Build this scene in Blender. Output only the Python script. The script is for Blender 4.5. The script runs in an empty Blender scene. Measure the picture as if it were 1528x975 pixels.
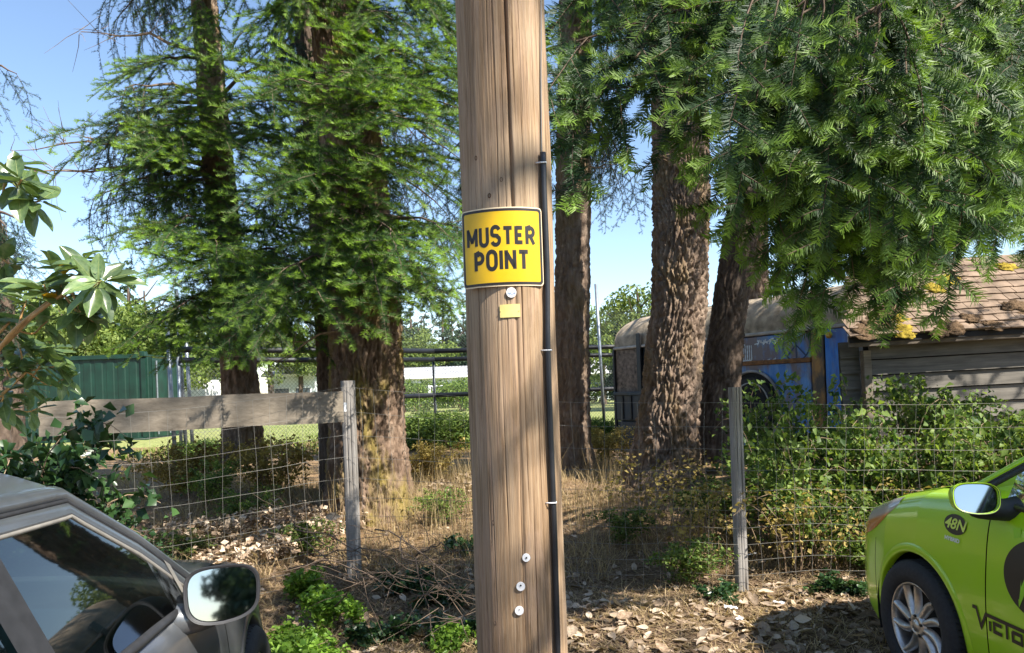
import bpy, bmesh, math, random
import numpy as np
from mathutils import Vector, Matrix

# ------------------------------------------------------------------ camera, light, exposure
S = bpy.context.scene
COL = S.collection
RNG = np.random.default_rng(7)
random.seed(7)
F, CX, CY, ROLL, EYE = 1060.0, 764.0, 578.0, math.radians(2.0), 1.55
cam_d = bpy.data.cameras.new('camera'); cam = bpy.data.objects.new('camera', cam_d); COL.objects.link(cam)
cam.location = (0, 0, EYE); cam.rotation_euler = (math.pi/2, ROLL, 0)
cam_d.sensor_width = 36.0; cam_d.lens = 36.0*F/1528.0
cam_d.shift_y = (CY-487.5)/1528.0
cam_d.clip_start = 0.05; cam_d.clip_end = 3000
S.camera = cam
SUN_EL, SUN_AZ = math.radians(47), math.radians(130)      # azimuth from +Y towards +X
W = bpy.data.worlds.new('World'); S.world = W; W.use_nodes = True
nt = W.node_tree; nt.nodes.clear()
sky = nt.nodes.new('ShaderNodeTexSky'); sky.sky_type = 'NISHITA'; sky.sun_disc = False
sky.sun_elevation = SUN_EL; sky.sun_rotation = SUN_AZ
sky.air_density = 1.0; sky.dust_density = 0.25; sky.ozone_density = 1.6
bg = nt.nodes.new('ShaderNodeBackground'); bg.inputs['Strength'].default_value = 0.105
wo = nt.nodes.new('ShaderNodeOutputWorld')
nt.links.new(sky.outputs[0], bg.inputs[0]); nt.links.new(bg.outputs[0], wo.inputs[0])
sun_d = bpy.data.lights.new('sun', 'SUN'); sun = bpy.data.objects.new('sun', sun_d); COL.objects.link(sun)
sun_d.energy = 5.0; sun_d.angle = math.radians(0.53); sun_d.color = (1.0, 0.94, 0.84)
SD = Vector((math.sin(SUN_AZ)*math.cos(SUN_EL), math.cos(SUN_AZ)*math.cos(SUN_EL), math.sin(SUN_EL)))
sun.rotation_euler = SD.to_track_quat('Z', 'Y').to_euler()
sun.location = SD*60
S.view_settings.view_transform = 'Standard'; S.view_settings.look = 'None'
S.view_settings.exposure = 1.32; S.view_settings.gamma = 1.0
S.render.engine = 'CYCLES'
S.cycles.max_bounces = 8; S.cycles.transparent_max_bounces = 12
S.cycles.sample_clamp_indirect = 6.0

# ------------------------------------------------------------------ helpers
CA, SA = math.cos(ROLL), math.sin(ROLL)
def P(x, y, Y):
    """photograph pixel at distance Y -> world point"""
    u = (x-CX)/F*Y; v = -(y-CY)/F*Y
    return np.array((u*CA+v*SA, Y, EYE-u*SA+v*CA))
def sm(a, b, x):
    t = np.clip((np.asarray(x, float)-a)/(b-a), 0, 1); return t*t*(3-2*t)
_perm = np.random.default_rng(3).permutation(256); _perm = np.concatenate([_perm, _perm, _perm])
_g = np.random.default_rng(4).normal(size=(256, 3)); _g /= np.linalg.norm(_g, axis=1)[:, None]
def perlin(p):
    p = np.asarray(p, float); i = np.floor(p).astype(int); f = p-i; i &= 255
    u = f*f*f*(f*(f*6-15)+10)
    r = 0
    for dx in (0, 1):
        for dy in (0, 1):
            for dz in (0, 1):
                h = _perm[_perm[_perm[i[..., 0]+dx]+i[..., 1]+dy]+i[..., 2]+dz]
                g = _g[h % 256]
                d = g[..., 0]*(f[..., 0]-dx)+g[..., 1]*(f[..., 1]-dy)+g[..., 2]*(f[..., 2]-dz)
                w = (u[..., 0] if dx else 1-u[..., 0])*(u[..., 1] if dy else 1-u[..., 1])*(u[..., 2] if dz else 1-u[..., 2])
                r = r+d*w
    return r*1.5
def ground_z(X, Y):
    X = np.asarray(X, float); Y = np.asarray(Y, float)
    z = 0.30*sm(5.2, 8.6, Y)+0.20*sm(5.3, 8.5, Y)*sm(2.0, 4.0, X)*(1-sm(14, 18, Y))
    p = np.stack([X*.7, Y*.7, X*0+3.1], -1)
    z = z+0.07*perlin(p)*sm(3.0, 5.5, Y)*(1-sm(14, 18, Y))+0.02*perlin(p*4.1)
    return z

def link(o, parent=None):
    COL.objects.link(o)
    if parent is not None: o.parent = parent
    return o
def tag(o, label=None, cat=None, group=None, kind=None):
    if label: o['label'] = label
    if cat: o['category'] = cat
    if group: o['group'] = group
    if kind: o['kind'] = kind
    return o
def empty(name, loc=(0, 0, 0), rz=0.0):
    o = bpy.data.objects.new(name, None); o.location = loc; o.rotation_euler = (0, 0, rz); o.empty_display_size = .1
    return link(o)
def meshdata(name, V, Fc, mats, smooth=False, attrs=None, fmat=None):
    me = bpy.data.meshes.new(name)
    V = np.ascontiguousarray(V, dtype=np.float32)
    if isinstance(Fc, np.ndarray):
        n, k = Fc.shape
        me.vertices.add(len(V)); me.vertices.foreach_set('co', V.ravel())
        me.loops.add(n*k); me.loops.foreach_set('vertex_index', np.ascontiguousarray(Fc, dtype=np.int32).ravel())
        me.polygons.add(n); me.polygons.foreach_set('loop_start', np.arange(n, dtype=np.int32)*k)
        me.polygons.foreach_set('loop_total', np.full(n, k, dtype=np.int32))
    else:
        me.from_pydata([tuple(map(float, v)) for v in V], [], [tuple(int(i) for i in f) for f in Fc])
    if not isinstance(mats, (list, tuple)): mats = [mats]
    for m in mats: me.materials.append(m)
    if fmat is not None: me.polygons.foreach_set('material_index', np.ascontiguousarray(fmat, dtype=np.int32))
    if attrs:
        for nme, val in attrs.items():
            a = me.attributes.new(nme, 'FLOAT', 'POINT'); a.data.foreach_set('value', np.ascontiguousarray(val, dtype=np.float32))
    me.update(calc_edges=True); me.validate()
    if smooth: me.polygons.foreach_set('use_smooth', np.ones(len(me.polygons), dtype=bool))
    return me
def mk(name, V, Fc, mats, parent=None, smooth=False, attrs=None, fmat=None):
    return link(bpy.data.objects.new(name, meshdata(name, V, Fc, mats, smooth, attrs, fmat)), parent)

class MB:
    """collects simple shapes into one mesh"""
    def __init__(s): s.v = []; s.f = []; s.n = 0
    def add(s, V, Fc):
        V = np.asarray(V, float).reshape(-1, 3)
        s.v.append(V); s.f += [tuple(int(i)+s.n for i in f) for f in Fc]; s.n += len(V); return s
    def box(s, c, d, M=None, bev=0.0):
        c = np.asarray(c, float); h = np.asarray(d, float)/2
        if bev <= 0:
            V = np.array([[x, y, z] for x in (-1, 1) for y in (-1, 1) for z in (-1, 1)], float)*h
            Fc = [(0, 1, 3, 2), (4, 6, 7, 5), (0, 4, 5, 1), (2, 3, 7, 6), (0, 2, 6, 4), (1, 5, 7, 3)]
        else:
            b = min(bev, *(h*.9)); V = []; ax = {}
            for x in (-1, 1):
                for y in (-1, 1):
                    for z in (-1, 1):
                        for a in range(3):
                            p = np.array((x, y, z), float)*(h-b); p[a] = (x, y, z)[a]*h[a]
                            ax[(x, y, z, a)] = len(V); V.append(p)
            Fc = []
            for a in range(3):
                o1, o2 = [k for k in range(3) if k != a]
                for sg in (-1, 1):
                    q = []
                    for (p, r) in ((-1, -1), (1, -1), (1, 1), (-1, 1)):
                        key = [0, 0, 0]; key[a] = sg; key[o1] = p; key[o2] = r; q.append(ax[tuple(key)+(a,)])
                    if (sg > 0) == (a == 1): q.reverse()
                    Fc.append(tuple(q))
            for a in range(3):
                o1, o2 = [k for k in range(3) if k != a]
                for p in (-1, 1):
                    for r in (-1, 1):
                        k0 = [0, 0, 0]; k0[o1] = p; k0[o2] = r; k1 = list(k0); k0[a] = -1; k1[a] = 1
                        Fc.append((ax[tuple(k0)+(o1,)], ax[tuple(k1)+(o1,)], ax[tuple(k1)+(o2,)], ax[tuple(k0)+(o2,)]))
            for x in (-1, 1):
                for y in (-1, 1):
                    for z in (-1, 1): Fc.append((ax[(x, y, z, 0)], ax[(x, y, z, 1)], ax[(x, y, z, 2)]))
            V = np.array(V)
        if M is not None: V = V@np.asarray(M, float).T
        return s.add(V+c, Fc)
    def tube(s, path, r, k=6, cap=True):
        V, Fc = tube(path, r, k, cap); return s.add(V, Fc)
    def build(s, name, m, parent=None, smooth=False, fix=True):
        o = mk(name, np.concatenate(s.v), s.f, m, parent, smooth)
        if fix:
            bm = bmesh.new(); bm.from_mesh(o.data); bmesh.ops.recalc_face_normals(bm, faces=bm.faces); bm.to_mesh(o.data); bm.free()
            if smooth: o.data.polygons.foreach_set('use_smooth', np.ones(len(o.data.polygons), dtype=bool))
        return o
def tube(path, r, k=6, cap=True):
    p = np.asarray(path, float); n = len(p); r = np.broadcast_to(np.asarray(r, float), (n,))
    t = np.gradient(p, axis=0); t /= np.linalg.norm(t, axis=1)[:, None]+1e-12
    up = np.array((0, 0, 1.0)) if abs(t[0][2]) < .9 else np.array((1.0, 0, 0))
    a = np.cross(t[0], up); a /= np.linalg.norm(a); V = []
    ang = np.arange(k)*2*math.pi/k
    for i in range(n):
        a = a-t[i]*np.dot(a, t[i]); a /= np.linalg.norm(a)+1e-12; b = np.cross(t[i], a)
        V.append(p[i]+r[i]*(np.cos(ang)[:, None]*a+np.sin(ang)[:, None]*b))
    V = np.concatenate(V); Fc = []
    for i in range(n-1):
        for j in range(k):
            j2 = (j+1) % k; Fc.append((i*k+j, i*k+j2, (i+1)*k+j2, (i+1)*k+j))
    if cap: Fc.append(tuple(range(k))[::-1]); Fc.append(tuple((n-1)*k+j for j in range(k)))
    return V, Fc
def gridfaces(nu, nv, wrap=False):
    """faces of an nu x nv vertex grid (v fastest); wrap closes v"""
    i = np.arange(nu-1)[:, None]; j = np.arange(nv if wrap else nv-1)[None, :]; j2 = (j+1) % nv
    return np.stack([i*nv+j, i*nv+j2, (i+1)*nv+j2, (i+1)*nv+j], -1).reshape(-1, 4)
def catmull(Pn, m):
    Pn = np.asarray(Pn, float); n = len(Pn)
    q = np.concatenate([2*Pn[:1]-Pn[1:2], Pn, 2*Pn[-1:]-Pn[-2:-1]])
    t = np.linspace(0, n-1-1e-9, m); i = t.astype(int); f = (t-i)[:, None]
    a, b, c, d = q[i], q[i+1], q[i+2], q[i+3]
    return .5*((2*b)+(-a+c)*f+(2*a-5*b+4*c-d)*f*f+(-a+3*b-3*c+d)*f**3)
def frame(x, up=(0, 0, 1), roll=0.0):
    """rotation matrix whose X axis is x and whose Z axis leans to up"""
    x = Vector(x).normalized(); z = Vector(up); z = z-x*z.dot(x)
    if z.length < 1e-3: z = Vector((0, 1, 0))-x*x.y
    z.normalize(); y = z.cross(x)
    M = Matrix((x, y, z)).transposed()
    return M @ Matrix.Rotation(roll, 3, 'X')

# ------------------------------------------------------------------ materials
def nodes(name):
    m = bpy.data.materials.new(name); m.use_nodes = True; t = m.node_tree; b = t.nodes['Principled BSDF']
    return m, t, b
def tex_noise(t, scale, stretch=(1, 1, 1), detail=4, rough=.55, coord='Object', dist=0.0):
    tc = t.nodes.new('ShaderNodeTexCoord'); mp = t.nodes.new('ShaderNodeMapping'); n = t.nodes.new('ShaderNodeTexNoise')
    mp.inputs['Scale'].default_value = stretch
    n.inputs['Scale'].default_value = scale; n.inputs['Detail'].default_value = detail; n.inputs['Roughness'].default_value = rough
    n.inputs['Distortion'].default_value = dist
    t.links.new(tc.outputs[coord], mp.inputs[0]); t.links.new(mp.outputs[0], n.inputs['Vector']); return n.outputs['Fac']
def ramp(t, fac, stops):
    r = t.nodes.new('ShaderNodeValToRGB'); e = r.color_ramp.elements
    while len(e) < len(stops): e.new(.5)
    for k, (pos, c) in enumerate(stops):
        e[k].position = pos; e[k].color = tuple(c)+(1,) if len(c) == 3 else c
    t.links.new(fac, r.inputs[0]); return r.outputs[0]
def mix(t, fac, a, b, mode='MIX'):
    n = t.nodes.new('ShaderNodeMix'); n.data_type = 'RGBA'; n.blend_type = mode
    for k, v in (('Factor', fac), ('A', a), ('B', b)):
        s = [x for x in n.inputs if x.name == k and (x.type == 'RGBA' if k != 'Factor' else x.type == 'VALUE')][0]
        if hasattr(v, 'is_linked'): t.links.new(v, s)
        elif k == 'Factor': s.default_value = v
        else: s.default_value = tuple(v)+(1,)
    return [o for o in n.outputs if o.type == 'RGBA'][0]
def math_(t, op, a, b=0.0):
    n = t.nodes.new('ShaderNodeMath'); n.operation = op
    for k, v in ((0, a), (1, b)):
        if hasattr(v, 'is_linked'): t.links.new(v, n.inputs[k])
        else: n.inputs[k].default_value = v
    return n.outputs[0]
def bump(t, b, h, strength=.5, dist=.01):
    n = t.nodes.new('ShaderNodeBump'); n.inputs['Strength'].default_value = strength; n.inputs['Distance'].default_value = dist
    t.links.new(h, n.inputs['Height']); t.links.new(n.outputs[0], b.inputs['Normal'])
def attr(t, name):
    n = t.nodes.new('ShaderNodeAttribute'); n.attribute_name = name; return n.outputs['Fac']
def rnd(t):
    return t.nodes.new('ShaderNodeObjectInfo').outputs['Random']
def simple(name, c, rough=.6, metal=0.0, var=.25, scale=8, stretch=(1, 1, 1), bmp=0.0, bs=60, bd=.004, spec=.5, coat=0.0):
    m, t, b = nodes(name)
    f = tex_noise(t, scale, stretch)
    c = np.array(c)
    t.links.new(ramp(t, f, [(.3, c*(1-var)), (.7, np.minimum(c*(1+var), 1))]), b.inputs['Base Color'])
    b.inputs['Roughness'].default_value = rough; b.inputs['Metallic'].default_value = metal
    b.inputs['Specular IOR Level'].default_value = spec; b.inputs['Coat Weight'].default_value = coat; b.inputs['Coat Roughness'].default_value = .04
    if bmp: bump(t, b, tex_noise(t, bs, stretch, 3), bmp, bd)
    return m
def leafmat(name, lo, hi, tipc=None, trans=.35, rough=.45, spec=.35, use_attr=None, shift=.5):
    """foliage: base colour varies per leaf / per plant, thin-leaf translucency"""
    m, t, b = nodes(name)
    r = tex_noise(t, 9, coord='Object', detail=2)
    if use_attr: r = mix(t, .5, attr(t, 'var'), r)
    c = ramp(t, r, [(.25, lo), (.75, hi)])
    if tipc is not None: c = mix(t, attr(t, 'fresh'), c, tipc)
    hv = t.nodes.new('ShaderNodeHueSaturation'); t.links.new(c, hv.inputs['Color'])
    t.links.new(math_(t, 'ADD', math_(t, 'MULTIPLY', rnd(t), shift), 1-shift/2), hv.inputs['Value'])
    c = hv.outputs[0]
    t.links.new(c, b.inputs['Base Color']); b.inputs['Roughness'].default_value = rough; b.inputs['Specular IOR Level'].default_value = spec
    tr = t.nodes.new('ShaderNodeBsdfTranslucent'); 
    t.links.new(mix(t, 1.0, c, (1.5, 1.45, .7), 'MULTIPLY'), tr.inputs[0])
    ms = t.nodes.new('ShaderNodeMixShader'); ms.inputs[0].default_value = trans
    t.links.new(b.outputs[0], ms.inputs[1]); t.links.new(tr.outputs[0], ms.inputs[2])
    t.links.new(ms.outputs[0], t.nodes['Material Output'].inputs[0]); return m
def barkmat(name, a, b_, c, moss=0.0, mossc=(.22, .19, .02), zmax=1.5):
    m, t, b = nodes(name)
    f = tex_noise(t, 14, (1, 1, .25), 6, .65)
    g = tex_noise(t, 3, (1, 1, .5), 3)
    col = ramp(t, f, [(.3, a), (.5, b_), (.72, c)])
    col = mix(t, math_(t, 'MULTIPLY', g, .6), col, np.array(b_)*np.array((.8, .85, .9)))
    if moss:
        ms = ramp(t, tex_noise(t, 2.6, (1.4, 1.4, .5), 5, .6), [(.5, (0, 0, 0)), (.62, (1, 1, 1))])
        col = mix(t, math_(t, 'MULTIPLY', ms, moss), col, mossc)
    t.links.new(col, b.inputs['Base Color']); b.inputs['Roughness'].default_value = .93; b.inputs['Specular IOR Level'].default_value = .15
    h = tex_noise(t, 55, (1, 1, .35), 5, .7)
    bump(t, b, h, .8, .012); return m

M = {}
# weathered utility pole wood
m, t, b = nodes('pole_wood')
g1 = tex_noise(t, 100, (1, 1, .022), 7, .7, dist=.9); g2 = tex_noise(t, 15, (1, 1, .16), 6, .7, dist=1.2); g3 = tex_noise(t, 200, (1, 1, .03), 4, .65, dist=.6); g4 = tex_noise(t, 2.2, (1, 1, .5), 3)
c = ramp(t, g1, [(.3, (.115, .076, .045)), (.43, (.26, .185, .115)), (.6, (.38, .29, .195)), (.78, (.51, .42, .31))])
c = mix(t, ramp(t, g2, [(.46, (0, 0, 0)), (.72, (.75, .75, .75))]), c, (.44, .33, .25))
c = mix(t, ramp(t, g4, [(.5, (0, 0, 0)), (.7, (.6, .6, .6))]), c, (.46, .42, .33))
c = mix(t, .35, c, ramp(t, g3, [(.35, (.16, .08, .04)), (.65, (.62, .46, .3))]), 'OVERLAY')
t.links.new(c, b.inputs['Base Color']); b.inputs['Roughness'].default_value = .85; b.inputs['Specular IOR Level'].default_value = .2
bump(t, b, mix(t, .5, g1, g3), .55, .004); M['pole'] = m
# grey fence timber
def timber(name, a, b_, c, axis=2, sc=40):
    m, t, b = nodes(name); st = [1, 1, 1]; st[axis] = .05
    g1 = tex_noise(t, sc, tuple(st), 6, .65, dist=.4); st2 = [1, 1, 1]; st2[axis] = .3; g2 = tex_noise(t, 6, tuple(st2), 4, .6)
    c = mix(t, .4, ramp(t, g1, [(.3, a), (.5, b_), (.72, c)]), ramp(t, g2, [(.35, a), (.65, c)]))
    t.links.new(c, b.inputs['Base Color']); b.inputs['Roughness'].default_value = .88; b.inputs['Specular IOR Level'].default_value = .2
    bump(t, b, g1, .5, .004); return m
M['post'] = timber('grey_post', (.12, .105, .09), (.25, .23, .21), (.37, .35, .33))
M['board'] = timber('board_wood', (.11, .09, .068), (.20, .168, .128), (.29, .245, .19), axis=0, sc=45)
M['siding'] = timber('siding_wood', (.07, .064, .055), (.135, .123, .106), (.21, .19, .162), axis=0, sc=25)
M['shingle'] = simple('roof_shingle', (.20, .145, .105), .9, var=.4, scale=5, bmp=.6, bs=70, spec=.2)
M['moss'] = simple('yellow_moss', (.27, .2, .03), .95, var=.5, scale=14, bmp=1, bs=60, bd=.02, spec=.1)
M['debris'] = simple('needle_debris', (.13, .085, .05), .95, var=.5, scale=25, bmp=1, bs=80, bd=.02, spec=.1)
M['bark'] = barkmat('fir_bark', (.07, .045, .033), (.21, .15, .11), (.39, .30, .23), .3, (.2, .13, .03))
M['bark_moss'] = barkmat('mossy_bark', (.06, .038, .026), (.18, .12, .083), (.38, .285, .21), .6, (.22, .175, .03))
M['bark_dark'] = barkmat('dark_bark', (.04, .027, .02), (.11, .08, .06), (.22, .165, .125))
M['twig'] = simple('dry_twig', (.24, .17, .11), .85, var=.4, scale=20, spec=.2)
M['limb'] = simple('limb_bark', (.13, .095, .07), .9, var=.4, scale=30, bmp=.6, spec=.15)
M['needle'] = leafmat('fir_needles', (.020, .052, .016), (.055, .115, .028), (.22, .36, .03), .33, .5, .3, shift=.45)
M['needle_near_shade'] = leafmat('near_shade_needles', (.013, .036, .014), (.038, .085, .024), (.21, .34, .04), .28, .5, .3, shift=.45)  # fir_needles darkened: shade on the near right boughs put into the colour
M['needle_shaded'] = leafmat('shaded_fir_needles', (.012, .032, .02), (.03, .065, .032), (.06, .12, .035), .22, .5, .3, shift=.4)  # darker, bluer fir_needles: shade on backlit boughs painted into the colour
M['bramble'] = leafmat('bramble_leaves', (.03, .07, .016), (.21, .29, .065), None, .35, .5, .22, use_attr=True, shift=.5)
M['weed'] = leafmat('weed_leaves', (.08, .17, .02), (.22, .36, .05), None, .4, .45, .35, use_attr=True, shift=.4)
M['ivy'] = leafmat('ivy_leaves', (.014, .04, .014), (.05, .105, .03), None, .2, .35, .5, use_attr=True, shift=.4)
M['dryleaf'] = leafmat('dry_leaves', (.16, .105, .065), (.60, .48, .36), None, .15, .8, .15, use_attr=True, shift=.6)
M['far_leaf'] = leafmat('far_leaves', (.07, .12, .03), (.24, .30, .08), None, .3, .6, .2, use_attr=True, shift=.4)
M['far_conifer'] = leafmat('far_conifer_needles', (.032, .062, .042), (.085, .13, .07), None, .25, .6, .2, use_attr=True, shift=.3)
M['dry_shrub'] = leafmat('dry_shrub_leaves', (.16, .12, .035), (.42, .33, .11), None, .3, .7, .2, use_attr=True, shift=.5)
M['straw'] = leafmat('dry_grass', (.24, .175, .09), (.50, .385, .22), None, .25, .8, .15, use_attr=True, shift=0)
M['grass'] = leafmat('green_grass', (.10, .16, .03), (.26, .32, .07), None, .3, .7, .2, use_attr=True, shift=0)
# broad waxy leaf with pale midrib side
m = leafmat('waxy_leaf', (.085, .155, .05), (.20, .28, .10), None, .28, .28, .85, shift=.6); M['waxy'] = m
M['waxy_yellow'] = leafmat('yellow_leaf', (.5, .25, .01), (.62, .36, .03), None, .3, .4, .4, shift=.2)
M['red_stem'] = simple('red_brown_stem', (.46, .26, .09), .5, var=.3, scale=20)
M['yellow'] = simple('sign_yellow', (.66, .40, .005), .34, var=.10, scale=11, spec=.5)
M['cream'] = simple('sign_edge', (.78, .62, .4), .4, var=.05)
M['pale_yellow'] = simple('pale_plate', (.66, .55, .19), .45, var=.12, scale=40)
M['black'] = simple('sign_black', (.018, .014, .012), .4, var=.1)
M['white'] = simple('white_plastic', (.78, .78, .78), .4, var=.06, scale=20)
M['cable'] = simple('black_conduit', (.016, .017, .02), .42, var=.25, scale=30)
M['galv'] = simple('galvanised_steel', (.24, .27, .30), .45, .6, var=.18, scale=15)
M['wire'] = simple('fence_wire', (.23, .22, .195), .6, .3, var=.3, scale=3)
M['linkwire'] = simple('chain_link_wire', (.10, .105, .11), .55, .5, var=.2)
M['rail'] = simple('black_rail', (.012, .014, .018), .5, var=.3)
M['container'] = simple('green_container_paint', (.004, .030, .019), .5, var=.35, scale=3, bmp=.15, bs=30)
M['rust'] = simple('rusty_steel', (.22, .10, .035), .85, var=.5, scale=18, bmp=.5, bs=60)
M['tyre'] = simple('tyre_rubber', (.02, .02, .021), .8, var=.3, scale=60, bmp=.3, bs=200, bd=.002)
M['alloy'] = simple('alloy_wheel', (.52, .50, .47), .35, .85, var=.18, scale=40)
M['chrome'] = simple('chrome', (.75, .75, .75), .12, 1.0, var=.03)
M['mirror'] = simple('mirror_glass', (.42, .45, .50), .03, 1.0, var=.01)
M['rubber'] = simple('black_trim', (.02, .02, .022), .55, var=.25, scale=30)
M['greytrim'] = simple('grey_trim', (.26, .24, .21), .5, .3, var=.15, scale=30)
M['cabin'] = simple('cabin_plastic', (.05, .055, .055), .7, var=.2)
M['liner'] = simple('dark_liner', (.012, .012, .013), .9, var=.2)
M['darksteel'] = simple('dark_brake', (.05, .048, .045), .6, .7, var=.2)
M['amber'] = simple('amber_lens', (.75, .28, .05), .15, var=.1, coat=.6)
M['lens'] = simple('headlamp_lens', (.5, .47, .42), .15, .2, var=.2, scale=9, coat=.8)
M['house_wall'] = simple('pale_house_wall', (.62, .66, .7), .8, var=.08, scale=.8)
M['house_cream'] = simple('cream_house_wall', (.7, .62, .5), .8, var=.08, scale=.8)
M['house_roof'] = simple('grey_roof', (.36, .36, .37), .8, var=.2, scale=1)
M['house_white'] = simple('white_house_trim', (.8, .8, .8), .6, var=.05)
M['house_glass'] = simple('house_window_glass', (.05, .07, .09), .08, var=.2)
M['paper'] = simple('white_paper', (.78, .8, .84), .7, var=.1, scale=30)
def carpaint(name, c, dust, dustc, metal=.0, rough=.32):
    m, t, b = nodes(name)
    f = tex_noise(t, 7, detail=6, rough=.7); g = tex_noise(t, 160, detail=2)
    fac = math_(t, 'MULTIPLY', ramp(t, f, [(.35, (0, 0, 0)), (.75, (1, 1, 1))]), dust)
    t.links.new(mix(t, fac, c, dustc), b.inputs['Base Color'])
    t.links.new(math_(t, 'ADD', math_(t, 'MULTIPLY', f, .25), rough-.1), b.inputs['Roughness'])
    b.inputs['Metallic'].default_value = metal; b.inputs['Coat Weight'].default_value = .7
    t.links.new(math_(t, 'ADD', math_(t, 'MULTIPLY', f, .12), .02), b.inputs['Coat Roughness'])
    return m
M['green_paint'] = carpaint('lime_green_paint', (.36, .62, .006), .14, (.32, .5, .08))
M['grey_paint'] = carpaint('dusty_grey_paint', (.072, .078, .086), .42, (.14, .143, .145), .3, .36)
def glassmat(name, tint, refl=1.0):
    m = bpy.data.materials.new(name); m.use_nodes = True; t = m.node_tree; t.nodes.clear()
    o = t.nodes.new('ShaderNodeOutputMaterial'); tr = t.nodes.new('ShaderNodeBsdfTransparent'); tr.inputs[0].default_value = tuple(tint)+(1,)
    gl = t.nodes.new('ShaderNodeBsdfGlossy'); gl.inputs['Roughness'].default_value = .02
    fr = t.nodes.new('ShaderNodeFresnel'); fr.inputs[0].default_value = 1.65
    ms = t.nodes.new('ShaderNodeMixShader'); t.links.new(math_(t, 'MULTIPLY', fr.outputs[0], refl), ms.inputs[0])
    t.links.new(tr.outputs[0], ms.inputs[1]); t.links.new(gl.outputs[0], ms.inputs[2]); t.links.new(ms.outputs[0], o.inputs[0]); return m
M['glass'] = glassmat('tinted_car_glass', (.22, .28, .26), 1.6)
# old bus paints
def buspaint(name, base, fade, rustc, amt, seed=0.0):
    m, t, b = nodes(name)
    f = tex_noise(t, 2.4+seed, (1, 1, .45), 6, .65); g = tex_noise(t, 9+seed, (1, 1, .18), 5, .6); h = tex_noise(t, 5, (1, 1, .7), 4)
    c = mix(t, ramp(t, g, [(.42, (0, 0, 0)), (.75, (1, 1, 1))]), base, fade)
    c = mix(t, math_(t, 'MULTIPLY', ramp(t, f, [(.45, (0, 0, 0)), (.58, (1, 1, 1))]), amt), c, rustc)
    t.links.new(c, b.inputs['Base Color']); b.inputs['Roughness'].default_value = .5; bump(t, b, g, .25, .004); return m
M['bus_blue'] = buspaint('faded_blue_paint', (.028, .18, .54), (.20, .42, .70), (.17, .10, .055), .85)
M['bus_door'] = buspaint('bright_blue_paint', (.012, .17, .62), (.12, .38, .78), (.2, .1, .03), .35, .4)
M['bus_rust'] = buspaint('rust_streaked_steel', (.06, .045, .035), (.12, .08, .05), (.42, .2, .04), .9, .8)
M['bus_dark'] = buspaint('dark_blue_steel', (.012, .022, .04), (.03, .045, .07), (.06, .04, .03), .6, .2)
M['bus_roof'] = simple('weathered_bus_roof', (.36, .29, .21), .9, var=.45, scale=6, bmp=.8, bs=45, bd=.01, spec=.15)
M['bus_camo'] = simple('peeling_brown_panel', (.16, .12, .09), .8, var=.7, scale=12, bmp=.4)
# ------------------------------------------------------------------ the setting: ground, lawn
def axis_pts(lo, hi, fine0, fine1, step, grow=1.18):
    a = list(np.arange(fine0, fine1+1e-6, step)); s = step
    while a[-1] < hi: s *= grow; a.append(a[-1]+s)
    s = step
    while a[0] > lo: s *= grow; a.insert(0, a[0]-s)
    return np.array(a)
gx = axis_pts(-900, 900, -7, 8, .09); gy = axis_pts(-300, 1500, 1.2, 13, .09)
GX, GY = np.meshgrid(gx, gy, indexing='ij')
GZ = ground_z(GX, GY)
m, t, b = nodes('soil_and_litter')
n1 = tex_noise(t, .55, detail=5, rough=.6); n2 = tex_noise(t, 13, detail=6, rough=.7); n3 = tex_noise(t, 70, detail=4, rough=.7, dist=.6)
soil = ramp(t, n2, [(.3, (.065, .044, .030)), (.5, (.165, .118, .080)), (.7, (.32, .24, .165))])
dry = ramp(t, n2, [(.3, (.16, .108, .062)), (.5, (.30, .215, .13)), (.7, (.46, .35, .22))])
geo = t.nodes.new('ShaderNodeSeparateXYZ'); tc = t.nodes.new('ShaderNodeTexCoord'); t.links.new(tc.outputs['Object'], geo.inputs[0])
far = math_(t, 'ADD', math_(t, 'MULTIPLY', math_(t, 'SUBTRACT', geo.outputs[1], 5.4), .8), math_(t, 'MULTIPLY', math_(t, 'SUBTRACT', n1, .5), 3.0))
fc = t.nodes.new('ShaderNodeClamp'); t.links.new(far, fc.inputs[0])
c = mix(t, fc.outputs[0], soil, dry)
c = mix(t, .45, c, ramp(t, n3, [(.3, (.06, .04, .03)), (.7, (.62, .5, .36))]), 'OVERLAY')
t.links.new(c, b.inputs['Base Color']); b.inputs['Roughness'].default_value = .95; b.inputs['Specular IOR Level'].default_value = .1
bump(t, b, mix(t, .5, n2, n3), 1.0, .03)
ground = tag(mk('ground', np.stack([GX, GY, GZ], -1).reshape(-1, 3), gridfaces(len(gx), len(gy))[:, ::-1], m, None, True), kind='structure')
m, t, b = nodes('lawn_grass')
n1 = tex_noise(t, .35, detail=4); n2 = tex_noise(t, 9, detail=5, rough=.7)
t.links.new(mix(t, n1, ramp(t, n2, [(.3, (.09, .14, .03)), (.7, (.27, .33, .08))]), ramp(t, n2, [(.3, (.18, .17, .05)), (.7, (.4, .38, .15))])), b.inputs['Base Color'])
b.inputs['Roughness'].default_value = .95; bump(t, b, n2, 1, .05)
lx = axis_pts(-120, 120, -20, 20, 1.0); ly = axis_pts(15.8, 130, 18.2, 40, 1.0)
LX, LY = np.meshgrid(lx, ly, indexing='ij')
tag(mk('lawn', np.stack([LX, LY, ground_z(LX, LY)+.05+.03*sm(18, 22, LY)-.6*(1-sm(15.8, 19, LY))], -1).reshape(-1, 3), gridfaces(len(lx), len(ly))[:, ::-1], m, None, True), kind='structure')

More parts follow.
